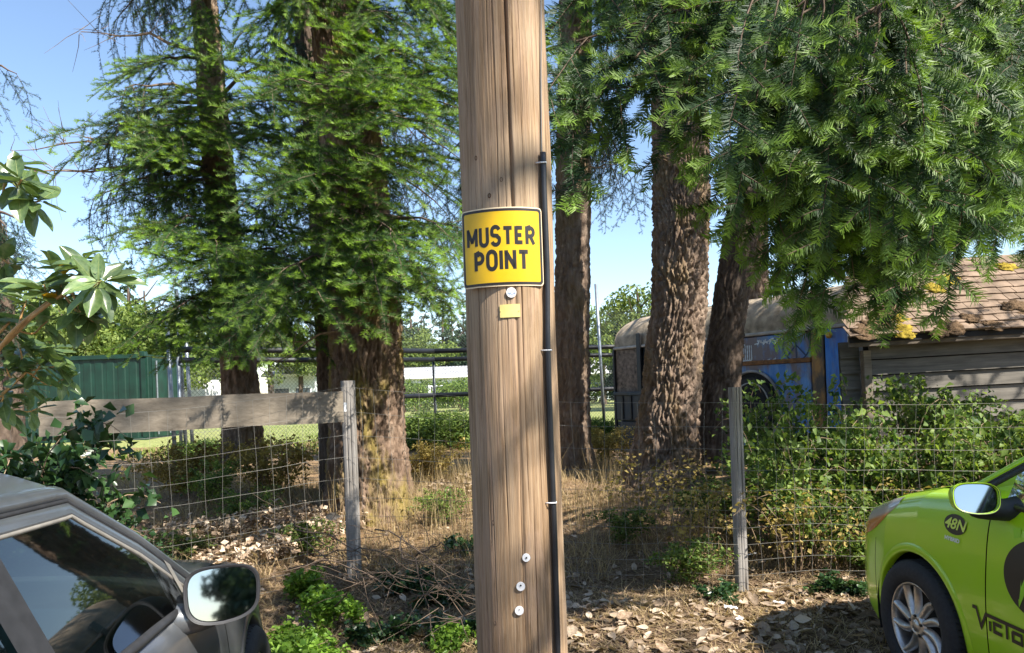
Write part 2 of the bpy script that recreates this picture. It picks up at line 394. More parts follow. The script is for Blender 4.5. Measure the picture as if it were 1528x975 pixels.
# ------------------------------------------------------------------ needle sprays (foliage of the firs)
def make_spray(L, step, per_m, nl, nw, seed, droop=.15, spread=.42, ter=.12, tstep=.95, fresh_len=.045, quad=False):
    r = np.random.default_rng(seed); shoots = []
    def shoot(p0, d, l, depth):
        d = d/np.linalg.norm(d); k = max(3, int(l/.04)+2); tt = np.linspace(0, 1, k)[:, None]
        pts = p0+d*l*tt; pts[:, 2] -= droop*(tt[:, 0]*l)**2*2; pts += np.cumsum(r.normal(0, .0035, (k, 3)), 0)
        shoots.append((pts, l, depth)); return pts
    main = shoot(np.zeros(3), np.array((1.0, r.normal(0, .08), .0)), L, 0)
    side = 1
    for x in np.arange(.06*L, L*.97, step):
        side = -side; q = x/L; i = min(int(q*(len(main)-1)), len(main)-2); p = main[i]+(main[i+1]-main[i])*(q*(len(main)-1)-i)
        l = (spread*L*(1-q)**.75*(.35+.65*min(1, q/.25))+.05)*r.uniform(.65, 1.2)
        a = math.radians(r.uniform(42, 62))
        pts = shoot(p, np.array((math.cos(a), side*math.sin(a), r.normal(-.05, .16))), l, 1)
        if l > ter:
            s2 = side
            for y in np.arange(.05, l*.9, step*tstep):
                s2 = -s2; q2 = y/l; j = min(int(q2*(len(pts)-1)), len(pts)-2); p2 = pts[j]+(pts[j+1]-pts[j])*(q2*(len(pts)-1)-j)
                l2 = (.42*l*(1-q2)+.05)*r.uniform(.6, 1.2); b2 = side*a+s2*math.radians(r.uniform(38, 58))
                shoot(p2, np.array((math.cos(b2), math.sin(b2), r.normal(-.05, .18))), l2, 2)
    V = []; Fr = []; st = MB()
    for pts, l, depth in shoots:
        n = max(4, int(l*per_m)); q = (np.arange(n)+r.uniform(0, 1, n))/n
        if depth == 0: q = .12+.88*q
        f = q*(len(pts)-1); i = np.minimum(f.astype(int), len(pts)-2); w = (f-i)[:, None]
        p = pts[i]*(1-w)+pts[i+1]*w; td = pts[i+1]-pts[i]; td /= np.linalg.norm(td, axis=1)[:, None]
        up = np.array((0, 0, 1.0)); sd = np.cross(up, td); sd /= np.linalg.norm(sd, axis=1)[:, None]+1e-9; un = np.cross(td, sd)
        ang = np.where(r.random(n) < .5, 0, math.pi)+r.normal(0, .55, n)
        ang = np.where(np.sin(ang) < -.35, -ang, ang)
        rad = np.cos(ang)[:, None]*sd+np.sin(ang)[:, None]*un
        d = td*r.uniform(.35, .85, n)[:, None]+rad; d /= np.linalg.norm(d, axis=1)[:, None]
        ln = nl*r.uniform(.7, 1.15, n)*np.where(q > .97, .7, 1); h = td*(nw/2)
        tip = p+d*ln[:, None]
        V.append(np.stack([p-h, p+h, tip+h*.35, tip-h*.35] if quad else [p-h, p+h, tip], 1).reshape(-1, 3))
        fr = np.clip(1-(1-q)*l/fresh_len, 0, 1)*(.6+.4*r.random())
        Fr.append(np.repeat(fr, 4 if quad else 3))
        if depth < 2: st.tube(pts[::2] if len(pts) > 4 else pts, np.linspace(.0022 if depth else .004, .001, len(pts[::2] if len(pts) > 4 else pts))*(nl/.022)**.7, 3, False)
    V = np.concatenate(V); Fr = np.concatenate(Fr); k = 4 if quad else 3
    nf = np.arange(len(V)).reshape(-1, k)
    SV = np.concatenate(st.v); sf = [f for f in st.f]
    if k == 3: sf = [g for f in sf for g in ((f[0], f[1], f[2]), (f[0], f[2], f[3]))]
    sf = np.array(sf)+len(V)
    return np.concatenate([V, SV]), np.concatenate([nf, sf]), np.concatenate([np.zeros(len(nf), int), np.ones(len(sf), int)]), np.concatenate([Fr, np.zeros(len(SV))])
def spray_set(nm, mats, **k):
    out = []
    for s in range(k.pop('n')):
        V, Fc, fm, fr = make_spray(seed=100+s, **k)
        out.append(meshdata('needle_spray', V, Fc, mats, False, {'fresh': fr}, fm))
    return out
SP_NEAR = spray_set('near', [M['needle_near_shade'], M['limb']], n=8, L=.72, step=.095, per_m=640, nl=.034, nw=.0042, quad=True, ter=.17, tstep=1.0, fresh_len=.085, spread=.44)
SP_MID = spray_set('mid', [M['needle'], M['limb']], n=8, L=1.1, step=.15, per_m=420, nl=.050, nw=.0062, fresh_len=.16, ter=.22, tstep=.85, spread=.48, droop=.07)
SP_SHADED = spray_set('dark', [M['needle_shaded'], M['limb']], n=5, L=1.0, step=.11, per_m=200, nl=.040, nw=.0075, droop=.5, spread=.32, ter=.2)

# ------------------------------------------------------------------ trunks and firs
def bark_mesh(path, rad, m, parent, name='trunk', nu=150, dz=.022, amp=.05, seed=0, flare=.5, z0=None, furrow=1.0):
    """path: points up the trunk, rad: radii; bark plates are real relief"""
    path = np.asarray(path, float); rad = np.asarray(rad, float)
    s = np.concatenate([[0], np.cumsum(np.linalg.norm(np.diff(path, axis=0), axis=1))]); n = max(8, int(s[-1]/dz))
    q = np.linspace(0, s[-1], n); c = np.stack([np.interp(q, s, path[:, k]) for k in range(3)], -1); R = np.interp(q, s, rad)
    a = np.arange(nu)*2*math.pi/nu
    fl = flare*np.exp(-q/.35)[:, None]*(.6+.6*np.cos(a*5+seed)+.3*np.cos(a*3+2*seed))[None]*.4
    X = np.cos(a)[None]*R[:, None]; Y = np.sin(a)[None]*R[:, None]; Z = np.broadcast_to(q[:, None], X.shape)
    p = np.stack([X, Y, Z], -1)+seed*3.7
    wv = perlin(p*np.array((3, 3, 2.0)))*.12
    pw = p+np.stack([wv, -wv, wv*2], -1)
    r1 = 1-np.abs(perlin(pw*np.array((18, 18, 2.8))*furrow))*2.2
    r2 = 1-np.abs(perlin(pw*np.array((40, 40, 9.0))*furrow+9))*2.2
    lo = perlin(p*np.array((2.5, 2.5, 1.2)))
    d = amp*(-1.0*np.clip(r1, 0, 1)**1.8-.6*np.clip(r2, 0, 1)**2+.35*lo)
    d += amp*.35*perlin(p*np.array((62, 62, 22)))
    rr = R[:, None]*(1+fl)+d
    V = c[:, None, :]+np.stack([np.cos(a)[None]*rr, np.sin(a)[None]*rr, np.zeros_like(rr)], -1)
    return mk(name, V.reshape(-1, 3), gridfaces(n, nu, True), m, parent, True)
def trunk_px(pts, Y):
    """pts: (pixel x, pixel y, radius in pixels) down to the ground; returns path and radii from the ground up"""
    pts = sorted(pts, key=lambda q: -q[1])
    path = [P(x, y, Y) for x, y, r in pts]; rad = [r*Y/F for x, y, r in pts]
    return path, rad
def at_height(path, z):
    path = np.asarray(path); return np.array([np.interp(z, path[:, 2], path[:, k]) for k in range(3)])
class Fir:
    def __init__(s, name, label, path, rad, m, group=None, **k):
        s.path = np.asarray(path); base = s.path[0].copy()
        s.e = tag(empty(name, base), label, 'tree', group); s.base = base; s.nspray = 0
        s.trunk = bark_mesh(s.path-base, rad, m, s.e, **k); s.rad = np.asarray(rad)
    def bough(s, tip, rise=.5, r0=.035, sag=.25, sprays=6, meshes=None, size=1.0, hang=.35, t0=.35, rng=RNG, spread=50, bend=.0, start=None):
        tip = np.asarray(tip, float)
        b = at_height(s.path, min(max(tip[2]+rise, .8), s.path[-1][2])) if start is None else np.asarray(start, float)
        L = np.linalg.norm(tip-b); k = 9; t = np.linspace(0, 1, k)[:, None]
        pts = b+(tip-b)*t; pts[:, 2] += (sag*L*.35*np.sin(t[:, 0]*math.pi)); side = np.array((-(tip-b)[1], (tip-b)[0], 0))/max(L, .1)
        pts += side*(bend*np.sin(t*math.pi)); pts[1:-1] += rng.normal(0, .015*L**.5, (k-2, 3))
        V, Fc = tube(pts-s.base, np.linspace(r0, .005, k), 5)
        o = mk('bough', V, Fc, M['limb'], s.e, True)
        for i in range(sprays):
            q = t0+(1-t0)*((i+rng.uniform(.1, .9))/sprays) if i < sprays-1 else .99
            f = q*(k-1); j = min(int(f), k-2); p = pts[j]+(pts[j+1]-pts[j])*(f-j)
            tg = pts[j+1]-pts[j]; tg /= np.linalg.norm(tg)
            a = math.radians(rng.uniform(.4, 1.2)*spread)*(1 if i % 2 else -1)
            if i == sprays-1: a = 0
            d = Matrix.Rotation(a, 3, 'Z') @ Vector(tg); d = d*(1-hang)+Vector((rng.normal(0, .12), rng.normal(0, .12), -hang*rng.uniform(.7, 1.6)))
            up = Vector((rng.normal(0, .2)+.12, rng.normal(0, .2)-.62-.3*hang, 1))
            sp = bpy.data.objects.new('needle_spray', meshes[int(rng.integers(len(meshes)))])
            sc = size*rng.uniform(.75, 1.25)
            sp.matrix_world = Matrix.LocRotScale(Vector(p-s.base), frame(d, up, rng.normal(0, .25)).to_quaternion(), Vector((sc, sc*rng.uniform(.85, 1.15), sc)))
            link(sp, o); s.nspray += 1
        return o
    def region(s, x0, x1, y0, y1, Y0, Y1, n, rng=RNG, **k):
        for i in range(n):
            x = x0+(x1-x0)*((i+rng.random())/n); kk = dict(k); rs = kk.pop('rise', .5)
            s.bough(P(x, rng.uniform(y0, y1), rng.uniform(Y0, Y1)), rise=rs*rng.uniform(.6, 1.4), rng=rng, **kk)
    def dead(s, tip, rise=.2, r0=.02, nt=5, rng=RNG):
        tip = np.asarray(tip); b = at_height(s.path, tip[2]+rise); t = np.linspace(0, 1, 8)[:, None]
        pts = b+(tip-b)*t; pts[1:] += np.cumsum(rng.normal(0, .05, (7, 3)), 0); mb = MB(); mb.tube(pts-s.base, np.linspace(r0, .003, 8), 5)
        for i in range(nt):
            j = int(rng.integers(2, 8)); d = rng.normal(0, 1, 3)*np.array((1, .6, .7)); d /= np.linalg.norm(d); l = rng.uniform(.15, .7)
            q = pts[j]+d*l*np.linspace(0, 1, 4)[:, None]+np.cumsum(rng.normal(0, .015, (4, 3)), 0); mb.tube(q-s.base, np.linspace(.005, .0015, 4), 4)
        return mb.build('dead_bough', M['twig'], s.e)

def ext(path, rad, h, r):
    """continue a trunk upwards beyond the frame"""
    d = path[-1]-path[-2]; d = d/np.linalg.norm(d); path = list(path)+[path[-1]+np.array((d[0]*.5, d[1]*.5, 1))*h]; return path, list(rad)+[r]
# two firs left of the pole
p, r = trunk_px([(366, 690, 30), (360, 590, 28), (352, 500, 26), (338, 380, 25), (325, 250, 23), (305, 0, 19)], 9.6)
p, r = ext(p, r, 7, .05)
T1 = Fir('fir_tree', 'tall fir at the left with dark drooping boughs against open sky, trunk behind the board', p, r, M['bark'], None, nu=120, amp=.035, seed=1)
p, r = trunk_px([(560, 800, 76), (552, 740, 66), (549, 640, 58), (545, 480, 54), (528, 250, 48), (512, 110, 42), (500, 0, 38)], 7.7)
p, r = ext(p, r, 7, .08)
T2 = Fir('fir_tree', 'thick mossy trunked fir just left of the utility pole behind the fence corner post', p, r, M['bark_moss'], None, nu=220, amp=.048, seed=2, furrow=1.2)
p, r = trunk_px([(512, 790, 34), (506, 660, 29), (497, 480, 27), (480, 250, 24), (456, 0, 20)], 8.6)
p, r = ext(p, r, 6, .06)
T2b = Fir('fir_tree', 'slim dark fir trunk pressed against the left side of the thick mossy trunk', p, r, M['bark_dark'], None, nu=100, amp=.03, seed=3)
p, r = trunk_px([(856, 712, 40), (854, 660, 29), (853, 500, 27), (855, 300, 27), (857, 100, 26), (858, 0, 25)], 10.4)
p, r = ext(p, r, 6, .1)
T3 = Fir('fir_tree', 'straight dark fir trunk immediately right of the utility pole with mossy foot', p, r, M['bark'], None, nu=120, amp=.035, seed=4)
p, r = trunk_px([(992, 728, 66), (994, 690, 51), (998, 600, 45), (1014, 450, 42), (1017, 300, 43), (1014, 180, 43), (1008, 60, 42), (1004, 0, 40)], 8.8)
p, r = ext(p, r, 6, .1)
T4 = Fir('fir_tree', 'stout fir with rough plated bark in front of the bus far end', p, r, M['bark'], None, nu=230, amp=.062, seed=5, furrow=1.35)
p, r = trunk_px([(1062, 690, 38), (1072, 600, 30), (1086, 480, 27), (1107, 330, 25), (1124, 200, 24), (1148, 0, 22)], 9.4)
p, r = ext(p, r, 6, .08)
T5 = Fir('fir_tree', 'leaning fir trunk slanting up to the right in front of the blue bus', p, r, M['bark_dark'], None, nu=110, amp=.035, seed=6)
p, r = trunk_px([(1128, 680, 24), (1127, 440, 20), (1127, 280, 19), (1127, 0, 17)], 13.2)
p, r = ext(p, r, 6, .1)
T6 = Fir('fir_tree', 'upright brown fir trunk rising from behind the bus roof beside the leaning trunk', p, r, M['bark'], None, nu=90, amp=.035, seed=7)
# a fir just outside the right edge and one behind it: their boughs hang into the picture and shade the pole and cars
def straight(X, Y, h, r0):
    return [np.array((X, Y, float(ground_z(X, Y))-.1)), np.array((X+.05, Y, 3.)), np.array((X, Y+.1, h))], [r0, r0*.8, .04]
p, r = straight(5.9, 6.3, 13, .36)
T7 = Fir('fir_tree', 'big fir at the right edge whose long green boughs hang over the shed roof', p, r, M['bark'], None, nu=60, dz=.06, amp=.04, seed=8)
p, r = straight(4.6, -2.0, 14, .33)
T10 = Fir('fir_tree', 'tall shade fir standing to the right behind the green car', p, r, M['bark'], None, nu=40, dz=.1, amp=.04, seed=9)
p, r = trunk_px([(0, 700, 34), (-2, 560, 30), (-12, 420, 27), (-38, 250, 24), (-75, 0, 20)], 8.5)
p, r = ext(p, r, 5, .08)
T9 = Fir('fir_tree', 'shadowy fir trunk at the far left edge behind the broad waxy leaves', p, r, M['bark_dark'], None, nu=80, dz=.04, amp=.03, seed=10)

rg = np.random.default_rng(21)
mid = dict(meshes=SP_MID, rng=rg)
# T1: ragged upper left, interior in shade-darkened needles, lower skirt
T1.region(150, 250, -120, 60, 8.8, 10.2, 5, sprays=7, hang=.3, size=.85, rise=.5, meshes=SP_SHADED, rng=rg); T1.region(240, 340, -120, 60, 8.4, 9.8, 4, sprays=7, hang=.2, size=.85, rise=.5, **mid)
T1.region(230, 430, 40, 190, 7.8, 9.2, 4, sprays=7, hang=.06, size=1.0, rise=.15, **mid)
T1.region(140, 260, 130, 310, 8.4, 10.0, 7, sprays=9, hang=.35, size=1.0, rise=.45, meshes=SP_SHADED, rng=rg); T1.region(165, 300, 60, 280, 8.6, 9.8, 4, sprays=8, hang=.1, size=.95, rise=.2, **mid); T1.region(250, 440, 150, 320, 7.8, 9.4, 5, sprays=7, hang=.08, size=1.0, rise=.15, **mid)
T1.region(245, 475, 330, 430, 7.4, 8.6, 11, sprays=7, hang=.14, size=.9, rise=.2, **mid)
T1.region(250, 465, 415, 515, 7.3, 8.6, 8, sprays=8, hang=.15, size=.8, rise=.25, **mid)
T1.region(105, 200, 200, 300, 9.6, 10.6, 3, meshes=SP_SHADED, sprays=6, hang=.35, rise=.1, size=.7, rng=rg)
for q in ((95, 60), (80, 190), (20, 225), (60, 240), (0, 215)): T1.dead(P(q[0], q[1], 9.6), rise=-.25, nt=18, r0=.03, rng=rg)
# T2: bright right half
T2.region(380, 520, -100, 70, 6.6, 8.0, 4, sprays=8, hang=.1, size=.85, rise=.5, **mid)
T2.region(540, 690, -100, 60, 6.4, 7.6, 5, sprays=8, hang=.05, size=.85, rise=.5, **mid)
T2.region(430, 640, 60, 170, 5.8, 7.0, 5, sprays=7, hang=.02, size=.9, rise=.1, **mid)
T2.region(560, 685, 80, 200, 6.3, 7.4, 4, sprays=7, hang=.02, size=.85, rise=.1, **mid)
T2.region(420, 620, 180, 300, 5.7, 6.9, 5, sprays=7, hang=.02, size=.9, rise=.1, **mid)
T2.region(410, 650, 310, 440, 5.7, 7.0, 9, sprays=7, hang=.15, size=.85, rise=.2, **mid)
T2.region(610, 700, 340, 420, 6.9, 7.6, 3, sprays=6, hang=.35, size=.65, rise=.3, **mid)
T2.dead(P(400, 545, 6.7), rise=.5, r0=.018, nt=4, rng=rg)
T2b.region(380, 500, 0, 330, 7.8, 9.5, 12, meshes=SP_SHADED, sprays=7, hang=.5, rise=.4, rng=rg)
T2b.region(560, 690, 130, 330, 9.0, 10.5, 9, meshes=SP_SHADED, sprays=7, hang=.75, rise=.6, size=.85, rng=rg)
T3.region(600, 700, 100, 340, 11.0, 12.5, 6, meshes=SP_SHADED, sprays=7, hang=.8, rise=.7, size=.95, rng=rg)
T3.region(880, 965, 200, 330, 11.2, 13.0, 6, meshes=SP_SHADED, sprays=7, hang=.8, rise=.7, size=.75, rng=rg)
T3.region(880, 960, -120, 0, 9.0, 10.5, 3, sprays=7, hang=.5, size=.9, rise=.5, **mid)
T3.dead(P(930, 130, 9.9), rise=-.1, nt=9, rng=rg); T3.dead(P(905, 250, 10), rise=.1, nt=9, rng=rg)
T4.region(900, 1010, -140, -60, 6.8, 8.2, 3, sprays=7, hang=.5, size=.8, rise=.6, **mid)
for q in ((1000, 190), (1030, 250), (985, 230)): T4.dead(P(q[0], q[1], 8.1), rise=.55, r0=.006, nt=9, rng=rg)
T6.region(1150, 1300, 60, 330, 12.2, 14.5, 8, meshes=SP_SHADED, sprays=7, hang=.7, rise=.6, rng=rg)
T5.region(1080, 1250, -80, 20, 8.2, 10.2, 6, meshes=SP_SHADED, sprays=8, hang=.5, rise=.5, rng=rg)
# boughs hanging in from the right, close to the camera
nr = dict(meshes=SP_NEAR, rng=rg)
def near(tips, **k):
    for x, y, Y in tips:
        tp = P(x, y, Y); st = tp+np.array((rg.uniform(.7, 1.3), rg.uniform(.7, 1.6), rg.uniform(.55, 1.0)))
        st = at_height(T7.path, tp[2]+1.0) if k.get('far') else st
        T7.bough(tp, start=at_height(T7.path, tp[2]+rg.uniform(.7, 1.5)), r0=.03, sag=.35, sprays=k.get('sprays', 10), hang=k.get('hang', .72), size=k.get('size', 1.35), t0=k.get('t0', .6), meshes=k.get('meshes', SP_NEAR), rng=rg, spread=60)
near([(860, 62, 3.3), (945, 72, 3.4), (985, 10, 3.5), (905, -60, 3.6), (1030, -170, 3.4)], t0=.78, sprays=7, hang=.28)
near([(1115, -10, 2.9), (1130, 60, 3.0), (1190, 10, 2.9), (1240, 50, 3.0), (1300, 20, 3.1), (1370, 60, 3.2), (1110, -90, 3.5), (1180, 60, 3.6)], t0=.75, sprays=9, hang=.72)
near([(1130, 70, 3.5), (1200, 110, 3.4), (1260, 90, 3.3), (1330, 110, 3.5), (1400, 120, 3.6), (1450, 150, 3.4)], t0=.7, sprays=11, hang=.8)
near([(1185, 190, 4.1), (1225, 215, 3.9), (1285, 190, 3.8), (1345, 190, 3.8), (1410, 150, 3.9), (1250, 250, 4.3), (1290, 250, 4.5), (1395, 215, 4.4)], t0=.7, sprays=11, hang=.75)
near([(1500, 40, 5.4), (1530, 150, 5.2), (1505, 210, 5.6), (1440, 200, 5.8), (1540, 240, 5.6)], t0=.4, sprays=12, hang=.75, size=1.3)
for k in range(15):
    (T6 if k % 2 else T7).region(1160, 1570, -60, 180, 9.2, 11.2, 1, meshes=SP_SHADED, sprays=9, hang=.6, rise=.6, size=1.5, t0=.2, rng=rg)
# upper crowns out of the frame: what shades the ground and the pole
def upper(T, z0, z1, R, n, meshes, size, sprays=5):
    for i in range(n):
        z = z0+(z1-z0)*(i+.5)/n; a = i*2.4+rg.uniform(-.4, .4); rr = R*(1-.55*(z-z0)/(z1-z0))*rg.uniform(.7, 1.05)
        c = at_height(T.path, z); T.bough(c+np.array((math.cos(a)*rr, math.sin(a)*rr, -.5*rr*.5)), start=c, meshes=meshes, size=size, sprays=sprays, hang=.25, t0=.3, rng=rg, spread=65, r0=.05)
upper(T7, 5.2, 12, 3.0, 9, SP_MID, 1.5)
upper(T10, 4.8, 13, 2.9, 7, SP_MID, 1.25)
upper(T4, 5.6, 9, 2.0, 6, SP_MID, 1.6); upper(T2, 6.2, 9, 1.8, 4, SP_MID, 1.4); upper(T1, 7.4, 10, 1.8, 4, SP_MID, 1.4)
T9.region(-20, 30, 110, 160, 8.0, 8.6, 2, meshes=SP_SHADED, sprays=5, hang=.5, size=.5, rise=.3, rng=rg)
T9.region(-30, 40, 250, 520, 7.8, 8.6, 6, meshes=SP_SHADED, sprays=6, hang=.7, size=.6, rise=.3, rng=rg)
# ------------------------------------------------------------------ background: trees, houses, container, chain-link fence
def leaf_cloud(centres, radii, n, size, rng, squash=.8, drop=.0):
    """n leaf faces spread through overlapping clumps -> V, F, var"""
    centres = np.asarray(centres, float); radii = np.asarray(radii, float); w = radii**2; k = rng.choice(len(centres), n, p=w/w.sum())
    d = rng.normal(size=(n, 3)); d /= np.linalg.norm(d, axis=1)[:, None]; rr = rng.uniform(.25, 1, n)**.5
    p = centres[k]+d*(radii[k]*rr)[:, None]*np.array((1, 1, squash))
    nrm = d*.8+rng.normal(size=(n, 3))*.7+np.array((0, 0, .35)); nrm /= np.linalg.norm(nrm, axis=1)[:, None]
    return leaf_faces(p, nrm, size*rng.uniform(.6, 1.3, n), rng, drop)
def leaf_faces(p, nrm, size, rng, drop=0.0, wid=.55):
    n = len(p); u = rng.normal(size=(n, 3))+np.array((0, 0, -drop)); u -= nrm*(u*nrm).sum(1)[:, None]; u /= np.linalg.norm(u, axis=1)[:, None]+1e-9
    v = np.cross(nrm, u); s = size[:, None]; fold = nrm*s*.14
    V = np.stack([p-u*s*.5, p-v*s*wid*.5+fold, p+u*s*.5-nrm*s*.08, p+v*s*wid*.5+fold], 1).reshape(-1, 3)
    i = np.arange(n)[:, None]*4
    Fc = np.concatenate([i+np.array([[0, 1, 2]]), i+np.array([[0, 2, 3]])])
    return V, Fc, np.repeat(rng.random(n), 4)
def far_conifer_mesh(h, r, n, size, seed):
    g = np.random.default_rng(seed); C = []; R = []
    for z in np.arange(.12*h, h, h*.05):
        q = 1-z/h
        for a in g.uniform(0, 6.3, max(2, int(8*q+2))): C.append((math.cos(a)*r*q*.75, math.sin(a)*r*q*.75, z+g.normal(0, h*.015))); R.append(r*(.12+.3*q)*g.uniform(.6, 1.2))
    return leaf_cloud(C, R, n, size, g, .55, 1.0)
def far_round_mesh(h, r, n, size, seed):
    g = np.random.default_rng(seed); C = []; R = []
    for i in range(26):
        d = g.normal(size=3); d /= np.linalg.norm(d); q = g.uniform(.3, 1)
        C.append((d[0]*r*q, d[1]*r*q, h*.58+d[2]*h*.36*q)); R.append(r*g.uniform(.22, .45))
    return leaf_cloud(C, R, n, size, g, .8)
def cloud_md(name, q, m): return meshdata(name, q[0], q[1], m, False, {'var': q[2]})
FC = [cloud_md('crown', far_conifer_mesh(12, 2.4, 5200, .34, s), M['far_conifer']) for s in (1, 2, 3)]
FR = [cloud_md('crown', far_round_mesh(9, 3.6, 6500, .33, s), M['far_leaf']) for s in (4, 5, 6)]
def far_tree(x, ytop, Y, kind, k, label, wid=1.0):
    top = P(x, ytop, Y); z0 = .3; h = top[2]-z0; hh = 12 if kind == 'c' else 10
    e = tag(empty('conifer_tree' if kind == 'c' else 'leafy_tree', (top[0], Y, z0), RNG.uniform(0, 6)), label, 'tree', {'s': 'round trees behind the green container', 'p': 'conifers behind the green container', 'r': 'round trees left of the utility pole', 'm': 'skyline conifers left of the utility pole', 'l': 'leafy trees right of the pole', 'h': 'shaggy conifers right of the pole'}[label[1] if label.startswith('sh') else ('m' if label.startswith('small') else label[0])])
    sc = h/hh
    o = link(bpy.data.objects.new('crown', (FC if kind == 'c' else FR)[k % 3]), e); o.scale = (sc*wid, sc*wid, sc)
    mb = MB(); mb.tube([(0, 0, -.2), (.05, 0, h*.4), (0, .05, h*.85)], [.03*h, .02*h, .005*h], 7)
    for i in range(5):
        a = i*1.3; z = h*(.3+.1*i); mb.tube([(0, 0, z), (math.cos(a)*h*.1, math.sin(a)*h*.1, z+h*.06), (math.cos(a)*h*.17, math.sin(a)*h*.17, z+h*.16)], [.008*h, .005*h, .002*h], 4)
    mb.build('trunk', M['bark_dark'], e)
left = [(70, 420, 52, 'r'), (118, 405, 46, 'r'), (160, 420, 50, 'r'), (190, 385, 58, 'c'), (215, 400, 44, 'r'), (250, 430, 50, 'r'), (285, 420, 60, 'c'), (330, 440, 52, 'r'), (20, 400, 48, 'r'), (400, 440, 56, 'r'), (445, 450, 60, 'r')]
for i, (x, y, Y, k) in enumerate(left):
    far_tree(x, y, Y, k, i, ['sunlit round leafy tree on the rise behind the green container', 'pointed conifer among the leafy trees behind the green container'][k == 'c'], .95)
midt = [(612, 440, 70, 'c'), (632, 452, 85, 'c'), (659, 441, 88, 'c'), (673, 452, 90, 'c'), (690, 446, 92, 'c'), (705, 440, 84, 'c'), (622, 470, 70, 'r'), (600, 455, 80, 'c'), (560, 440, 80, 'c'), (520, 450, 80, 'r')]
for i, (x, y, Y, k) in enumerate(midt):
    far_tree(x, y, Y, k, i, ['round pale green tree far off left of the utility pole', 'small far pointed conifer on the skyline left of the utility pole'][k == 'c'], 1.1)
rt = [(895, 440, 40, 'r'), (925, 425, 34, 'c'), (950, 395, 30, 'r'), (975, 400, 36, 'c'), (905, 470, 60, 'c'), (1010, 420, 40, 'r'), (1065, 480, 60, 'c'), (1160, 330, 30, 'c'), (870, 450, 64, 'c')]
for i, (x, y, Y, k) in enumerate(rt):
    far_tree(x, y, Y, k, i, ['leafy sunlit tree beyond the chain link fence right of the pole', 'shaggy conifer beyond the chain link fence right of the pole'][k == 'c'], .9)
# hedge shrubs at the edge of the lawn
def shrub_md(name, n, r, size, m, seed, squash=.7, clumps=14):
    g = np.random.default_rng(seed); C = g.uniform(-1, 1, (clumps, 3))*np.array((r*.7, r*.7, r*.35))+np.array((0, 0, r*.5))
    return cloud_md(name, leaf_cloud(C, g.uniform(.25, .5, clumps)*r, n, size, g, squash), m)
hedge = [shrub_md('foliage', 2600, .8, .075, M['bramble'], s) for s in (1, 2)]
hedge_d = [shrub_md('foliage', 2600, .8, .075, M['ivy'], s) for s in (3, 4)]
def shrub(x, y, Y, md, sc, name, label, group=None, scz=1.0, cat='shrub', z=None):
    p = P(x, y, Y); p[2] = float(ground_z(p[0], Y)) if z is None else z
    e = tag(empty(name, p, RNG.uniform(0, 6)), label, cat, group)
    o = link(bpy.data.objects.new('foliage', md), e); o.scale = (sc, sc, sc*scz)
    mb = MB()
    for i in range(6):
        a = i*1.05+RNG.uniform(-.3, .3); mb.tube([(0, 0, -.03), (math.cos(a)*.15, math.sin(a)*.15, .3), (math.cos(a)*.4, math.sin(a)*.4, .62*scz)], [.012, .009, .004], 4)
    s = mb.build('stem', M['twig'], e); s.scale = (sc, sc, sc)
    return e
for i, (x, Y) in enumerate(((612, 15), (640, 15.3), (668, 15), (690, 15.5), (655, 18), (625, 18.5))):
    shrub(x, 640, Y, hedge[i % 2], 1.05, 'hedge_shrub', 'low green hedge shrub at the foot of the chain link fence left of the pole', 'hedge shrubs along the chain link fence', .8)
for i, (x, Y) in enumerate(((300, 12.3), (320, 12.6), (290, 13), (885, 16), (905, 15.8))):
    shrub(x, 640, Y, hedge[i % 2], .7, 'hedge_shrub', 'small green shrub growing along the chain link fence', 'small shrubs along the chain link fence', .8)

# houses beyond the field
def house(x0, x1, yeave, yridge, Y, wallm, roofm, label, wins, door=None):
    a = P(x0, 590, Y); b_ = P(x1, 590, Y); ze = P((x0+x1)/2, yeave, Y)[2]; zr = P((x0+x1)/2, yridge, Y)[2]; w = b_[0]-a[0]; d = 8.0; z0 = .25
    e = tag(empty('house', ((a[0]+b_[0])/2, Y, z0)), label, 'house'); h = ze-z0
    MB().box((0, d/2, h/2), (w, d, h)).build('wall', wallm, e)
    rb = MB(); o_ = .4; V = [(-w/2-o_, -o_, h), (w/2+o_, -o_, h), (w/2+o_, d+o_, h), (-w/2-o_, d+o_, h), (-w/2-o_, d/2, zr-z0), (w/2+o_, d/2, zr-z0)]
    rb.add(V, [(0, 1, 5, 4), (2, 3, 4, 5), (0, 4, 3), (1, 2, 5), (0, 3, 2, 1)]); rb.build('roof', roofm, e)
    MB().box((0, -o_-.03, h-.02), (w+2*o_, .1, .22)).build('gutter', M['house_white'], e)
    for wx, wz, ww, wh in wins:
        f = MB().box((wx*w/2, -.03, wz), (ww+.16, .08, wh+.16)).build('window', M['house_white'], e)
        MB().box((wx*w/2, -.06, wz), (ww, .06, wh)).build('pane', M['house_glass'], f)
    return e
house(790, 960, 556, 530, 55, M['house_wall'], M['house_roof'], 'long pale blue grey house beyond the field right of the utility pole', [(-.5, 1.5, 1.4, 1.0), (.1, 1.5, 1.4, 1.0)])
house(596, 720, 562, 545, 58, M['house_white'], M['house_roof'], 'low white house beyond the field left of the utility pole', [(-.6, 1.4, 1.3, .9), (.3, 1.4, 1.3, .9), (.7, 1.3, .9, .9)])
house(170, 262, 556, 538, 52, M['house_white'], M['house_cream'], 'white house with cream roof glimpsed beside the green container', [(.62, 1.5, 1.3, 1.0), (.9, 1.5, .5, 1.0), (.1, 1.5, 1.3, 1.0)])
house(400, 470, 560, 545, 60, M['house_wall'], M['house_roof'], 'grey blue house seen low between the two left firs', [(-.4, 1.4, 1.2, .9), (.5, 1.4, 1.2, .9)])
